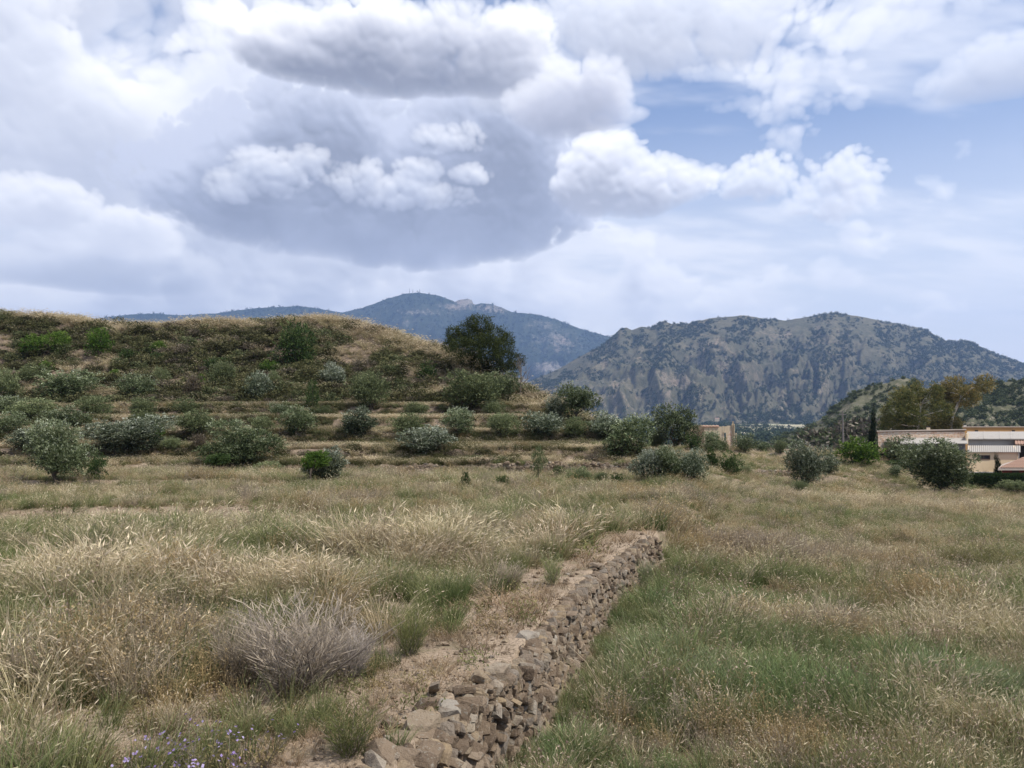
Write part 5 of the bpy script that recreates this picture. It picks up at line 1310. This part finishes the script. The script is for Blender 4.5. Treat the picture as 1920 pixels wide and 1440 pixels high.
STRAWP = at_px([(500, 1130, 1.6, .8, 1), (180, 1120, 1.5, .9, 1), (700, 1060, 1.6, .9, .9), (900, 1050, 1.8, 1.2, 1), (60, 1300, .7, .5, .8), (1850, 1200, 1.2, .6, 1), (1600, 1060, 3, 1.2, .8), (1800, 960, 8, 3, .9), (1000, 1020, 2, 1.2, .8)])
def bare(x, y, px):
    """where the soil lies open: the lip above the wall, the little banks, the trampled patch in front"""
    off = xb(y) - x
    lip = np.exp(-((off - 0.45) / (0.50 + 0.02 * y)) ** 2) * (y < 17.5) * (off > -0.1)
    b1 = np.exp(-((y - 20.5) / 0.85) ** 2) * np.clip((640 - px) / 120, 0, 1)
    b2 = np.exp(-((y - 30.5) / 0.4) ** 2) * np.clip((1150 - px) / 200, 0, 1) * 0.8
    fr = gpatch(x, y, FRONT)
    return np.clip(np.maximum.reduce([lip * 1.1, b1, b2, fr]), 0, 1)
FRONT = at_px([(430, 1345, .5, .3, .6), (160, 1395, .6, .3, .6), (850, 1230, .8, .7, 1), (760, 1300, .5, .5, .9), (600, 1420, .8, .4, .8), (250, 1430, 1.2, .3, .8), (560, 1300, .5, .3, .5), (930, 1180, .6, .8, .8)])
def grow():
    rng = np.random.default_rng(2024)
    xs, ys, pxs = [], [], []
    for n, a, b, pw in ((28000, 4.4, 14, 1.5), (39000, 14, 40.5, 1.35)):
        x, y, px = field_points(n, a, b, pw, rng); xs.append(x); ys.append(y); pxs.append(px)
    x = np.concatenate(xs); y = np.concatenate(ys); px = np.concatenate(pxs)
    # far right field up to the buildings
    x2, y2, p2 = field_points(15000, 40, 90, 1.2, rng, 1120, 2300); x = np.append(x, x2); y = np.append(y, y2); px = np.append(px, p2)
    right = x > xb(y)
    # keep clear of the stones of the wall itself
    ok = ~((np.abs(x - xb(y) - 0.11) < 0.22) & (y < 16.6))
    n1 = NZ[4](x / 2.2 + 50, y / 2.0 + 50, 3); n2 = NZ[5](x / 2.6 + 50, y / 2.2 + 50, 3); n3 = NZ[6](x / 1.1 + 50, y / 1.1 + 50, 3)
    gp = gpatch(x, y, GREENP); lp = gpatch(x, y, LUSHP); yp = gpatch(x, y, GREYP); sp = gpatch(x, y, STRAWP)
    br = bare(x, y, px)
    near = np.clip((14 - y) / 5, 0, 1)
    wS = 0.14 + 2.0 * np.clip(n1 - 0.48, 0, 1) * 2 + 1.05 * sp + np.where(right, 0.10, -0.02) + 0.5 * np.clip((y - 13) / 8, 0, 1)
    wG = 0.60 + 4.6 * np.clip(n2 - 0.47, 0, 1) * 2 + 3.0 * gp + np.where(right, 0.22, 0.0)
    wL = np.where(right & (y < 16), 0.25 + 1.6 * np.clip(n3 - 0.5, 0, 1), 0) + 3.2 * lp
    wY = 0.07 + 1.3 * np.clip(n3 - 0.52, 0, 1) * 2 + 2.4 * yp + np.where(right, 0.10, 0.03)
    wH = 0.25 + 0.3 * near
    wU = 0.40 + 0.35 * near
    wT = np.where(right & (y < 20), 0.085, 0.012)
    Wt = np.stack([np.clip(q, 0, None) for q in (wS, wG, wL, wY, wH, wU, wT)], 1)
    # bare soil keeps only stubble and herbs
    Wt[:, :4] *= (1 - br[:, None]) ** 2; Wt[:, 6] *= (1 - br) ** 2; Wt[:, 4] *= (1 - 0.85 * br)
    ok &= rng.random(len(x)) < (1 - 0.80 * br) * np.clip(0.50 + 3.4 * (NZ[7](x / 0.8 + 90, y / 0.8 + 90, 3) - 0.44), np.where((y > 14) | right, 0.52, 0.14), 1)
    Wt /= Wt.sum(1, keepdims=True)
    pick = (rng.random(len(x))[:, None] > np.cumsum(Wt, 1)).sum(1)
    z = zground(x, y)
    defs = [('straw_grass', 'tall dry straw coloured grass with nodding seed heads over the fields', P_STRAW, 1.0, .35), ('green_grass', 'fine green grass clumps scattered through the dry fields', P_GREEN, 1.0, .4), ('lush_grass', 'fresh bright green grass in the lower field by the wall', P_LUSH, 1.0, .35),
            ('dry_weeds', 'grey brown dead twiggy weeds between the grasses', P_WEED, 1.0, .35), ('low_herbs', 'low green herbs hugging the soil', P_HERB, 1.0, .5), ('dry_stubble', 'short brown dry stubble on open soil', P_STUB, 1.0, .5), ('thistle_heads', 'dry thistles with many small round heads in the lower field', P_THIS, 1.0, .2)]
    for k, (nm, lab, pr, s0, sv) in enumerate(defs):
        m = ok & (pick == k); n = int(m.sum())
        s = s0 * (1 - sv / 2 + sv * rng.random(n)) * np.interp(y[m], [5, 9, 13, 40, 90], [0.70, 0.80, 1.0, 1.0, 1.1])
        if k in (0, 1): s *= np.where(y[m] > 18, 0.72, 1.0)      # the far field is shorter
        s *= 0.30 + 1.45 * NZ[3](x[m] / 1.5 + 33, y[m] / 1.3 + 33, 3) + 0.25 * (rng.random(n) < .06)
        if k in (0, 3): s *= 0.8 + 0.5 * np.clip(sp[m] + yp[m], 0, 1)
        if k == 2: s *= 0.8 + 0.4 * lp[m]
        foot = x[m] - xb(y[m]); s = s * np.where((foot > 0) & (foot < 0.80) & (y[m] < 17), 0.55, 1.0)
        wide = np.interp(y[m], [5, 15, 40, 90], [1.0, 1.25, 1.9, 2.4])
        S3 = np.stack([s * wide, s * wide, s], 1)
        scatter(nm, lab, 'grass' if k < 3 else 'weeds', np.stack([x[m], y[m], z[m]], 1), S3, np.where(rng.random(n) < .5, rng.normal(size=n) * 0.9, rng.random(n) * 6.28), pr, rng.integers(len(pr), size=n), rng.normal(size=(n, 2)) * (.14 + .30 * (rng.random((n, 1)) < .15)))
grow()
def pebbles():
    rng = np.random.default_rng(31); n = 9000; x, y, px = field_points(n, 4.6, 17, 1.3, rng, -60, 1300)
    m = (rng.random(n) < bare(x, y, px) * 0.95 + 0.02) & (x < xb(y) + 0.05); x, y = x[m], y[m]; k = len(x); s = .014 + .06 * rng.random(k) ** 4
    scatter('pebbles', 'small stones and clods strewn over the bare soil', 'pebbles', np.stack([x, y, zground(x, y) + s * .15], 1), np.stack([s * 1.3, s, s * .7], 1), rng.random(k) * 6.28, STONES[:6], rng.integers(6, size=k), rng.normal(size=(k, 2)) * .3)
pebbles()

# scrub and dry grass on the hill -------------------------------------------------
def scrub_proto(seed, mat, n, ll, lw, flat=0.75):
    rng = np.random.default_rng(seed); L = lobeset(rng, 6, 0.34, 0.46, 0.36, .4, .6)
    v, f, t = crown(L, n, ll, lw, rng, .6, .45); v[:, 2] = np.maximum(v[:, 2] * flat, -.05)
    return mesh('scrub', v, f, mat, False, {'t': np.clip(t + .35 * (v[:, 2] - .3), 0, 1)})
M_SCR2 = leaf_mat('dark_scrub', [(0.0, (0.027, 0.028, 0.016)), (0.4, (0.058, 0.059, 0.030)), (0.7, (0.101, 0.098, 0.051)), (1.0, (0.180, 0.161, 0.091))], 0.2, 0.6)
M_SCR3 = leaf_mat('grey_scrub', [(0.0, (0.056, 0.047, 0.034)), (0.4, (0.107, 0.088, 0.065)), (0.7, (0.168, 0.144, 0.108)), (1.0, (0.246, 0.210, 0.162))], 0.2, 0.6)
M_SCR4 = leaf_mat('green_scrub', [(0.0, (0.043, 0.054, 0.025)), (0.4, (0.091, 0.107, 0.050)), (0.7, (0.152, 0.167, 0.083)), (1.0, (0.242, 0.242, 0.135))], 0.2, 0.5)
P_SCRUB = [scrub_proto(6, M_SCR4, 700, .10, .04), scrub_proto(1, M_SCRUB, 700, .10, .04), scrub_proto(2, M_SCR2, 700, .10, .04), scrub_proto(3, M_SCR2, 600, .10, .045), scrub_proto(4, M_SCR3, 500, .10, .035), scrub_proto(5, M_SCRUB, 500, .11, .04)]
P_ESP = [bmesh_of('esparto', blades(rg, 90, .75, .16, .75, .008, 3, .25, .14, .016, .45), G_STRAW) for _ in range(2)] + [bmesh_of('esparto', blades(rg, 90, .6, .16, .8, .009, 3, .05, .1, .012, .5), M_SCRUB)]
G_BANK = grass_mat('bank_grass', [(0, (0.05, 0.06, 0.022)), (.4, (0.105, 0.115, 0.045)), (.8, (0.18, 0.18, 0.085)), (1, (0.36, 0.32, 0.2))], [(0, (0.07, 0.07, 0.03)), (.4, (0.14, 0.13, 0.06)), (.8, (0.24, 0.21, 0.115)), (1, (0.42, 0.35, 0.23))])
P_BANK = [bmesh_of('bank', blades(rg, 60, .5, .20, .55, .009, 3, .2, .09, .014), G_BANK), bmesh_of('bank', blades(rg, 60, .45, .2, .55, .009, 3, .3, .09, .014), G_STRAW), twiggy(rg, 26, .45, G_GREY, .4, .012, .007, .14)]
def hill_growth():
    rng = np.random.default_rng(7)
    n = 9500; px = -80 + 1240 * rng.random(n); d = 60 + 29 * rng.random(n); x = (px - 960) / F * d
    z = zground(x, d); c = 960 + F * x / d
    py = HOR - (z - CZ) * F / d
    hillmask = (py < np.interp(c, [0, 900, 1000, 1200], [765, 765, 790, 850])) & (z > -0.2)
    nn = NZ[7](x / 3 + 20, d / 3 + 20, 3); soil = NZ[6](x / 5 + 3, d / 4 + 8, 3)
    crest = np.interp(c, CR[:, 0], CR[:, 1]); nearcrest = np.clip(1 - (py - crest) / np.interp(c, [0, 450, 520, 900, 1100], [10, 14, 26, 50, 30]), 0, 1)
    m = hillmask & (soil < 0.60) & (rng.random(n) > nearcrest * 0.8)
    k = int(m.sum()); s = 0.40 + 1.5 * rng.random(k) ** 2.4
    idx = np.where(nn[m] > 0.55, rng.integers(0, 3, k), rng.integers(1, 6, k))
    scatter('hillside_scrub', 'dense low dark scrub covering the terraced hill', 'scrub', np.stack([x[m], d[m], z[m] - .03], 1), np.stack([s * 1.25, s * 1.25, s], 1), rng.random(k) * 6.28, P_SCRUB, idx)
    m = hillmask & ((rng.random(n) < nearcrest * 0.45 + 0.17 + .3 * (soil > .6)))
    m &= ~((c < 170) & (rng.random(n) < .5))
    k = int(m.sum()); s = (0.55 + 0.9 * rng.random(k) ** 2) * (1 + .35 * nearcrest[m])
    idx = rng.choice(3, k, p=[.42, .38, .2])
    scatter('esparto_grass', 'straw coloured esparto tufts along the hill crest', 'grass', np.stack([x[m], d[m], z[m] - .03], 1), np.stack([s, s, s], 1), rng.random(k) * 6.28, P_ESP, idx)
    # ragged fringe along the skyline
    q = 900; c2 = -60 + 1010 * rng.random(q); keep = NZ[6](c2 / 26 + 4, c2 * 0 + 3, 3) > 0.47; c2 = c2[keep]; q = len(c2)
    d2 = np.interp(c2, _px, _dc) + rng.normal(size=q) * 0.9 - 0.3; x2 = (c2 - 960) / F * d2
    s2 = 0.75 + 0.95 * rng.random(q) ** 1.6
    scatter('crest_tufts', 'ragged golden tufts standing against the sky on the hill crest', 'grass', np.stack([x2, d2, zground(x2, d2) - .05], 1), np.stack([s2, s2, s2], 1), rng.random(q) * 6.28, P_ESP, rng.choice(3, q, p=[.45, .35, .2]))
    # terrace treads and banks
    n = 34000; px = -80 + 1420 * rng.random(n); d = 39.5 + 27 * rng.random(n); x = (px - 960) / F * d; z = zground(x, d)
    e = 0.25; sl = np.abs(zground(x, d + e) - zground(x, d - e)) / (2 * e)
    g = NZ[5](x / 4 + 70, d / 2 + 5, 3)
    m = (rng.random(n) < np.where(sl > 0.35, 0.62, 0.95)) & ((z > zground(x, 0 * d + 39, False) + .1)) & (g < 0.68)
    k = int(m.sum()); s = 0.45 + 0.5 * rng.random(k); idx = np.where(g[m] > .58, 1, np.where(rng.random(k) < .72, 0, rng.integers(1, 3, k)))
    scatter('terrace_grass', 'dull green and straw grass on the olive terraces', 'grass', np.stack([x[m], d[m], z[m] - .02], 1), np.stack([s * 1.3, s * 1.3, s], 1), rng.random(k) * 6.28, P_BANK, idx)
    mb = (rng.random(n) < np.where(sl > 0.30, 0.17, 0.03)) & (z > 0.25); k = int(mb.sum()); s = .3 + .55 * rng.random(k) ** 1.6
    scatter('bank_scrub', 'small dull bushes on the terrace banks', 'scrub', np.stack([x[mb], d[mb], z[mb] - .04], 1), np.stack([s * 1.4, s * 1.4, s], 1), rng.random(k) * 6.28, P_SCRUB, rng.integers(6, size=k))
hill_growth()

# far woods: small crowns, too many to count ---------------------------------------
def far_crown(seed, mat, n=60, ll=.5):
    rng = np.random.default_rng(seed); L = lobeset(rng, 4, .5, .42, .42, .4, .6)
    v, f, t = crown(L, n, ll, ll * .7, rng, .3, .3, 3); return mesh('far_crown', v, f, mat, False, {'t': t})
M_FARW = leaf_mat('far_pines', [(0.0, (0.025, 0.037, 0.020)), (0.5, (0.051, 0.068, 0.034)), (1.0, (0.107, 0.119, 0.064))], .1, .6)
M_BURN = leaf_mat('brown_brush', [(0.0, (0.069, 0.061, 0.050)), (0.5, (0.146, 0.127, 0.100)), (1.0, (0.291, 0.253, 0.195))], .1, .8)
M_NEARW = leaf_mat('hill_bush', [(0.0, (0.046, 0.060, 0.030)), (0.5, (0.098, 0.115, 0.057)), (1.0, (0.172, 0.184, 0.098))], .1, .6)
P_NEAR = [far_crown(s + 20, M_NEARW, 150, .28) for s in range(3)]
P_FAR = [far_crown(s, M_FARW) for s in range(3)]; P_BRN = [far_crown(s + 5, M_BURN) for s in range(2)] + [far_crown(9, M_NEARW)]
def woods(name, label, grid, n, size, protos, seed, dens, tmax=1.04):
    X, Y, Z, rock, TT, PX, PY = grid; rng = np.random.default_rng(seed); H, Wn = X.shape
    i = rng.random(n) * (H - 1.001); j = rng.random(n) * (Wn - 1.001); a, b = i.astype(int), j.astype(int); u, v = i - a, j - b
    def s(A): return (A[a, b] * (1 - u) * (1 - v) + A[a + 1, b] * u * (1 - v) + A[a, b + 1] * (1 - u) * v + A[a + 1, b + 1] * u * v)
    x, y, z, rk, tt, px, py = (s(A) for A in (X, Y, Z, rock, TT, PX, PY))
    m = (tt < tmax) & (px > -60) & (px < 1980) & (rng.random(n) < dens(px, py, rk, tt, NZ[4](px / 26 + 5, py / 16 + 5, 3)))
    k = int(m.sum()); sc_ = size * (.55 + .8 * rng.random(k) ** 1.5)
    scatter(name, label, 'woodland', np.stack([x[m], y[m], z[m] - .1 * size], 1), np.stack([sc_, sc_, sc_ * .85], 1), rng.random(k) * 6.28, protos, rng.integers(len(protos), size=k))
woods('mountain_pines', 'scattered dark pines over the broad mountain', MM, 60000, 6.5, P_FAR, 3, lambda px, py, rk, tt, n: np.clip(0.52 - rk * .9 + (n - .5) * 3.4 + .5 * np.clip((px - 1600) / 100, 0, 1), 0.02, 1))
woods('far_mountain_pines', 'pine cover on the far blue mountain', FM, 36000, 13.0, P_FAR, 4, lambda px, py, rk, tt, n: np.clip(1.0 - rk * 1.5 + (n - .5) * 1.5, 0.02, 1))
woods('hill_bushes', 'round green bushes on the pale rocky hill', KM, 14000, 2.4, P_NEAR, 5, lambda px, py, rk, tt, n: np.clip(0.5 + .4 * np.clip((px - 1740) / 60, 0, 1) - rk * .4 + (n - .5) * 2.2, 0.02, 1))
woods('dark_brush', 'dense brown and dark green brush on the low hill', WM, 8000, 2.0, P_BRN, 6, lambda px, py, rk, tt, n: np.clip(.8 + (n - .5), 0, 1), 1.2)
def valley_trees():
    rng = np.random.default_rng(8); n = 2600; px = 1080 + 480 * rng.random(n); d = 800 + 1900 * rng.random(n); x = (px - 960) / F * d
    m = NZ[5](x / 120 + 5, d / 160 + 5, 3) > .57; x, d = x[m], d[m]; s = 4 + 5 * rng.random(len(x))
    scatter('valley_trees', 'dark orchard trees dotted over the valley fields', 'woodland', np.stack([x, d, zground(x, d)], 1), np.stack([s, s, s * .8], 1), rng.random(len(x)) * 6.28, P_FAR, rng.integers(3, size=len(x)))
valley_trees()

# ================================================================== single plants in the foreground
def fplant(name, label, cat, px, py, w, h, parts, group=None, rz=None):
    p = hit(px, py, 4.2, 60); e = empty(name, (p.x, p.y, p.z - .01), rt_.random() * 6.28 if rz is None else rz)
    e.scale = (w, w, h); tag(e, label, cat, group)
    for nm, me in parts: obj(nm, me, e)
    return e
G_MAUVE = grass_mat('beige_grey_twigs', [(0, (0.156, 0.130, 0.104)), (.4, (0.286, 0.247, 0.215)), (.8, (0.442, 0.384, 0.325)), (1, (0.624, 0.533, 0.429))], [(0, (0.156, 0.127, 0.091)), (.4, (0.299, 0.247, 0.182)), (.8, (0.468, 0.390, 0.286)), (1, (0.650, 0.546, 0.403))])
def grey_shrub(seed, n=2600, mat=G_MAUVE):
    rng = np.random.default_rng(seed); b = np.zeros((n, 3)); a = rng.random(n) * 6.28; r = .34 * np.sqrt(rng.random(n)); b[:, 0] = np.cos(a) * r; b[:, 1] = np.sin(a) * r; b[:, 2] = rng.random(n) ** .8 * .72 * (.7 + .5 * np.sin(a * 3 + seed) ** 2)
    d = np.stack([b[:, 0] * 1.1, b[:, 1] * 1.1, np.full(n, .75)], 1) + unit(rng, n) * .55
    b[:, :2] *= (0.45 + b[:, 2:3])
    v, f, t = leaves(b, d, (.08 + .15 * rng.random(n)), .008, rng, np.clip(.25 + b[:, 2] * .6 + .15 * rng.normal(size=n), 0, .95))
    s = Mesh()
    for k in range(14): s.tube(limb((.03 * rng.normal(), .03 * rng.normal(), -.03), (.28 * rng.normal(), .28 * rng.normal(), .55 + .2 * rng.random()), rng, 3, .06), [.010, .007, .005, .002], 4)
    return [('stem', s.make('stem', M_TWIG, True)), ('twigs', mesh('twigs', v, f, mat, False, {'t': t}))]
GS = [grey_shrub(1), grey_shrub(2)]; GSB = grey_shrub(6, 2200, G_GREY); GSG = grey_shrub(3, 1700, G_HERB); GSR = grey_shrub(4, 1300, G_GREEN); GSL = grey_shrub(5, 1700, G_LUSH)
for px, py, w, h, lab in [(555, 1302, 1.30, .92, 'large grey twiggy dry shrub in the left foreground'), (650, 1275, .75, .58, 'mauve-grey dry shrub right of the large grey one'), (455, 1285, .75, .62, 'small grey dry shrub left of the large grey one'),
                          (955, 1105, .62, .42, 'greyish dry tuft left of the wall top'), (1390, 1025, 1.2, .62, 'brown dry bush beyond the far end of the wall'), (1290, 1050, 1.1, .7, 'rusty dry weeds bush right of the far wall end'), (1405, 950, .8, .4, 'dark brown round tuft out in the dry field')]:
    fplant('dry_shrub', lab, 'shrub', px, py, w, h, GSB if 'brown' in lab or 'rusty' in lab else GS[rt_.randrange(2)], 'dry shrubs in the field')
for px, py, w, h, lab, pr in [(655, 1418, .62, .45, 'leafy green bush at the bottom edge left of the tumbled stones', GSG), (770, 1230, .55, .55, 'green weedy bush beside the trampled soil', GSG), (1035, 1098, .45, .55, 'dark green rush clump on the terrace left of the wall', GSR), (1210, 1105, .4, .6, 'dark green grass clump against the far end of the wall', GSL),
                              (920, 990, 1.6, .42, 'wide low green clump in the dry field', GSR), (1850, 1075, 1.9, .75, 'dark olive-green broom clump at the right side of the field', GSG), (1790, 1072, .9, .7, 'smaller broom clump left of the dark broom clump', GSG), (1860, 1345, 1.2, .50, 'lush dark green clump in the lower right corner', GSL), (1250, 1165, .6, .5, 'green clump beside the middle of the wall', GSL), (1470, 1062, .8, .5, 'green rush clump in the middle of the right field', GSR)]:
    fplant('green_clump', lab, 'bush', px, py, w, h, pr, 'green clumps in the field')
TU = [[('blades', bmesh_of('blades', blades(np.random.default_rng(s), 110, .80, .15, .50, .0048, 4, .5, .10, .0075, .42), G_STRAW))] for s in (1, 2, 3)]
for px, py, w, h, lab in [(215, 1180, 1.25, 1.1, 'tall arching straw tussock, biggest at left'), (120, 1160, 1.0, 1.0, 'straw tussock left of the biggest arching one'), (500, 1150, 1.0, .95, 'straw tussock with white seed heads behind the grey shrub'), (620, 1165, .9, .85, 'straw tussock behind the mauve-grey shrub'), (45, 1355, .75, .75, 'straw tussock at the lower left edge'),
                          (720, 1205, .75, .7, 'arching straw tussock beside the green weedy bush'), (30, 1230, .9, .9, 'straw tussock cut by the left edge'), (300, 1085, 1.1, .9, 'pale straw tussock in the middle of the left field'), (900, 1085, .9, .7, 'bright straw tussock near the greyish tuft'), (1880, 1230, 1.2, .8, 'pale straw tussock at the right edge'), (1830, 1375, .7, .6, 'straw tussock with white heads in the lower right corner'), (985, 1045, 1.0, .7, 'straw tussock on the terrace above the wall')]:
    fplant('straw_tussock', lab, 'grass', px, py, w * 1.1, h * 1.08, TU[rt_.randrange(3)], 'tall straw tussocks', rt_.random() * 6.28)
TW = [[('stalks', twiggy(np.random.default_rng(s), n, 1.0, G_THIS, hp, hs, .008, .05))] for s, n, hp, hs in ((1, 5, .9, .014), (2, 7, .95, .013), (3, 4, .8, .017))]
for px, py, w, h, lab in [(1665, 1130, .9, .95, 'tall forking dry weed stalk in the right field'), (1470, 1040, .9, .8, 'dead branching stalk in the middle of the right field'), (915, 1025, .8, .55, 'dark dead thistle stalk in the straw left of the wall'), (1225, 1345, .8, .95, 'leggy pale thistle near the foot of the wall'), (1390, 1340, .8, .85, 'yellowish thistle in the lower right field'),
                          (1600, 1200, .8, .7, 'dark seedy thistle in front of the forking stalk'), (490, 985, .8, .6, 'forked dry stalk near the sandy bank'), (610, 990, .8, .55, 'dark dry stalk in the straw near the sandy bank'), (100, 1080, .8, .6, 'brown thistle cluster at left of the field')]:
    fplant('dry_thistle', lab, 'thistle', px, py, w, h, TW[rt_.randrange(3)], 'tall thistles and stalks')
# violet flowering plants
m_, t_ = new_mat('violet_petals'); c_ = ramp(t_, attr(t_, 't'), [(0, (0.22, 0.14, 0.36)), (.6, (0.34, 0.25, 0.50)), (1, (0.52, 0.45, 0.66))]); finish(t_, foliage(t_, c_, .35)); M_PETAL = m_
def flower_plant(seed, nst=8, nfl=4):
    rng = np.random.default_rng(seed); st = Mesh(); lc = []; heads = []
    for k in range(nst):
        a = rng.random() * 6.28; L = .22 + .16 * rng.random(); lean = .3 + .5 * rng.random()
        pts = [Vector((0, 0, -.02))] + [Vector((math.cos(a) * lean * L * f + .01 * rng.normal(), math.sin(a) * lean * L * f + .01 * rng.normal(), L * f)) for f in (.4, .7, 1.0)]
        st.tube(pts, [.0035, .003, .0025, .0015], 4)
        for p in pts[1:]: lc += [np.array(p) * (0.4 + .5 * rng.random()) for _ in range(5)]
        for j in range(int(rng.integers(1, nfl))):
            PV, PF, PT = [], [], []; off = 0
            c = np.array(pts[-1]) + rng.normal(size=3) * np.array([.016, .016, .02]); n = unit(rng, 1)[0] * .6 + np.array([0, -.35, .7]); n /= np.linalg.norm(n)
            u = np.cross(n, [0.3, .8, .1]); u /= np.linalg.norm(u); w = np.cross(n, u); tv = .2 + .8 * rng.random()
            for q in range(4):
                th = q * PI / 2 + .2; dr = u * math.cos(th) + w * math.sin(th); sd = np.cross(n, dr); r = .011 + .003 * rng.random()
                PV += [c, c + dr * r * .6 + sd * r * .5 + n * .002, c + dr * r + n * .001, c + dr * r * .6 - sd * r * .5 + n * .002]; PF.append((off, off + 1, off + 2, off + 3)); off += 4; PT += [tv] * 4
            heads.append(('flower', mesh('flower', np.array(PV), np.array(PF), M_PETAL, False, {'t': np.array(PT)})))
    lc = np.array(lc); v, f, t = leaves(lc, unit(rng, len(lc)) + np.array([0, 0, .6]), .05, .016, rng, .4 + .3 * rng.random(len(lc)))
    return [('stem', st.make('stem', M_TWIG)), ('leaves', mesh('leaves', v, f, G_HERB, False, {'t': t}))] + heads
FP = [flower_plant(s) for s in range(4)]
for i, (px, py, lab) in enumerate([(350, 1398, 'violet flowering plant, uppermost of the patch'), (390, 1400, 'violet flowering plant right of the uppermost one'), (290, 1405, 'violet flowering plant at the upper left of the patch'), (360, 1432, 'violet flowering plant in the middle of the patch'), (425, 1425, 'violet flowering plant at the right of the patch'),
                                   (310, 1438, 'violet flowering plant left of the patch middle'), (262, 1442, 'violet flowering plant at the lower left corner of the patch'), (400, 1455, 'violet flowering plant at the bottom edge of the patch'), (492, 1395, 'single violet flowering plant right of the patch'), (340, 1462, 'violet flowering plant lowest of the patch')]):
    fplant('violet_flower', lab, 'flower', px, py + 52, 0.9, 0.85, FP[i % 4], 'violet flowers in the foreground')
# odds and ends
lg = hit(802, 896, 25, 50)
e = tag(empty('hollow_log', (lg.x, lg.y, lg.z + .14), R(80)), 'short pale hollow log lying in the dry field', 'log')
b = Mesh(); n_ = 12
ring = [[(x, r * math.cos(a), r * math.sin(a)) for a in [2 * PI * k / n_ for k in range(n_)]] for x, r in ((-.36, .15), (.36, .14), (.36, .10), (-.2, .10))]
b.add(sum(ring, []), [(i * n_ + k, i * n_ + (k + 1) % n_, (i + 1) * n_ + (k + 1) % n_, (i + 1) * n_ + k) for i in range(3) for k in range(n_)] + [tuple(range(n_))[::-1], tuple(range(3 * n_, 4 * n_))])
e.rotation_euler = (0, 0, R(-12)); obj('bark', b.make('bark', plain_mat('weathered_wood', (.30, .25, .19), .9, .3, 12)), e)
for px, py, hh, lab in [(578, 940, .30, 'charred stump in the dry field below the yellow-green tree'), (1257, 938, .26, 'small black stump in the straw right of centre')]:
    p = hit(px, py, 17, 60); e = tag(empty('charred_stump', p), lab, 'stump'); b = Mesh()
    b.tube([(0, 0, -.08), (.01, 0, hh * .6), (.05, 0, hh)], [.085, .07, .05], 8); obj('trunk', b.make('trunk', M_NEARBLACK), e)
    b = Mesh(); b.tube([(0, 0, hh * .55), (.09, .02, hh * .75), (.13, .03, hh * .6)], [.035, .028, .02], 6); obj('side_shoot', b.make('side_shoot', M_NEARBLACK), e)
bw = hit(478, 927, 17, 60); e = tag(empty('brushwood_pile', bw), 'small pile of dead cut branches in the dry field', 'branches'); rng = np.random.default_rng(3)
for k in range(14):
    b = Mesh(); a = rng.random() * .6 - .3; p = Vector((rng.normal() * .18, rng.normal() * .08, .03 + .12 * rng.random())); q = p + Vector((math.cos(a), math.sin(a), .15 * rng.normal())) * (.4 + .3 * rng.random())
    b.tube(limb(p, q, rng, 3, .06), [.016, .012, .009, .004], 5); obj('branch', b.make('branch', M_TWIG), e)

# ================================================================== air
def haze():
    b = Mesh(); b.box(-9900, 9900, -9900, 9900, -52, 1400)
    m = bpy.data.materials.new('haze_air'); m.use_nodes = True; t = m.node_tree; t.nodes.clear()
    v = t.nodes.new('ShaderNodeVolumePrincipled'); v.inputs['Color'].default_value = (0.37, 0.57, 1.0, 1); v.inputs['Density'].default_value = HAZE; v.inputs['Anisotropy'].default_value = 0.2
    o = t.nodes.new('ShaderNodeOutputMaterial'); t.links.new(v.outputs[0], o.inputs['Volume'])
    ob = obj('haze', b.make('haze', m)); tag(ob, 'thin blue summer haze over the valley', 'haze', kind='stuff')
HAZE = 9.0e-5
haze()
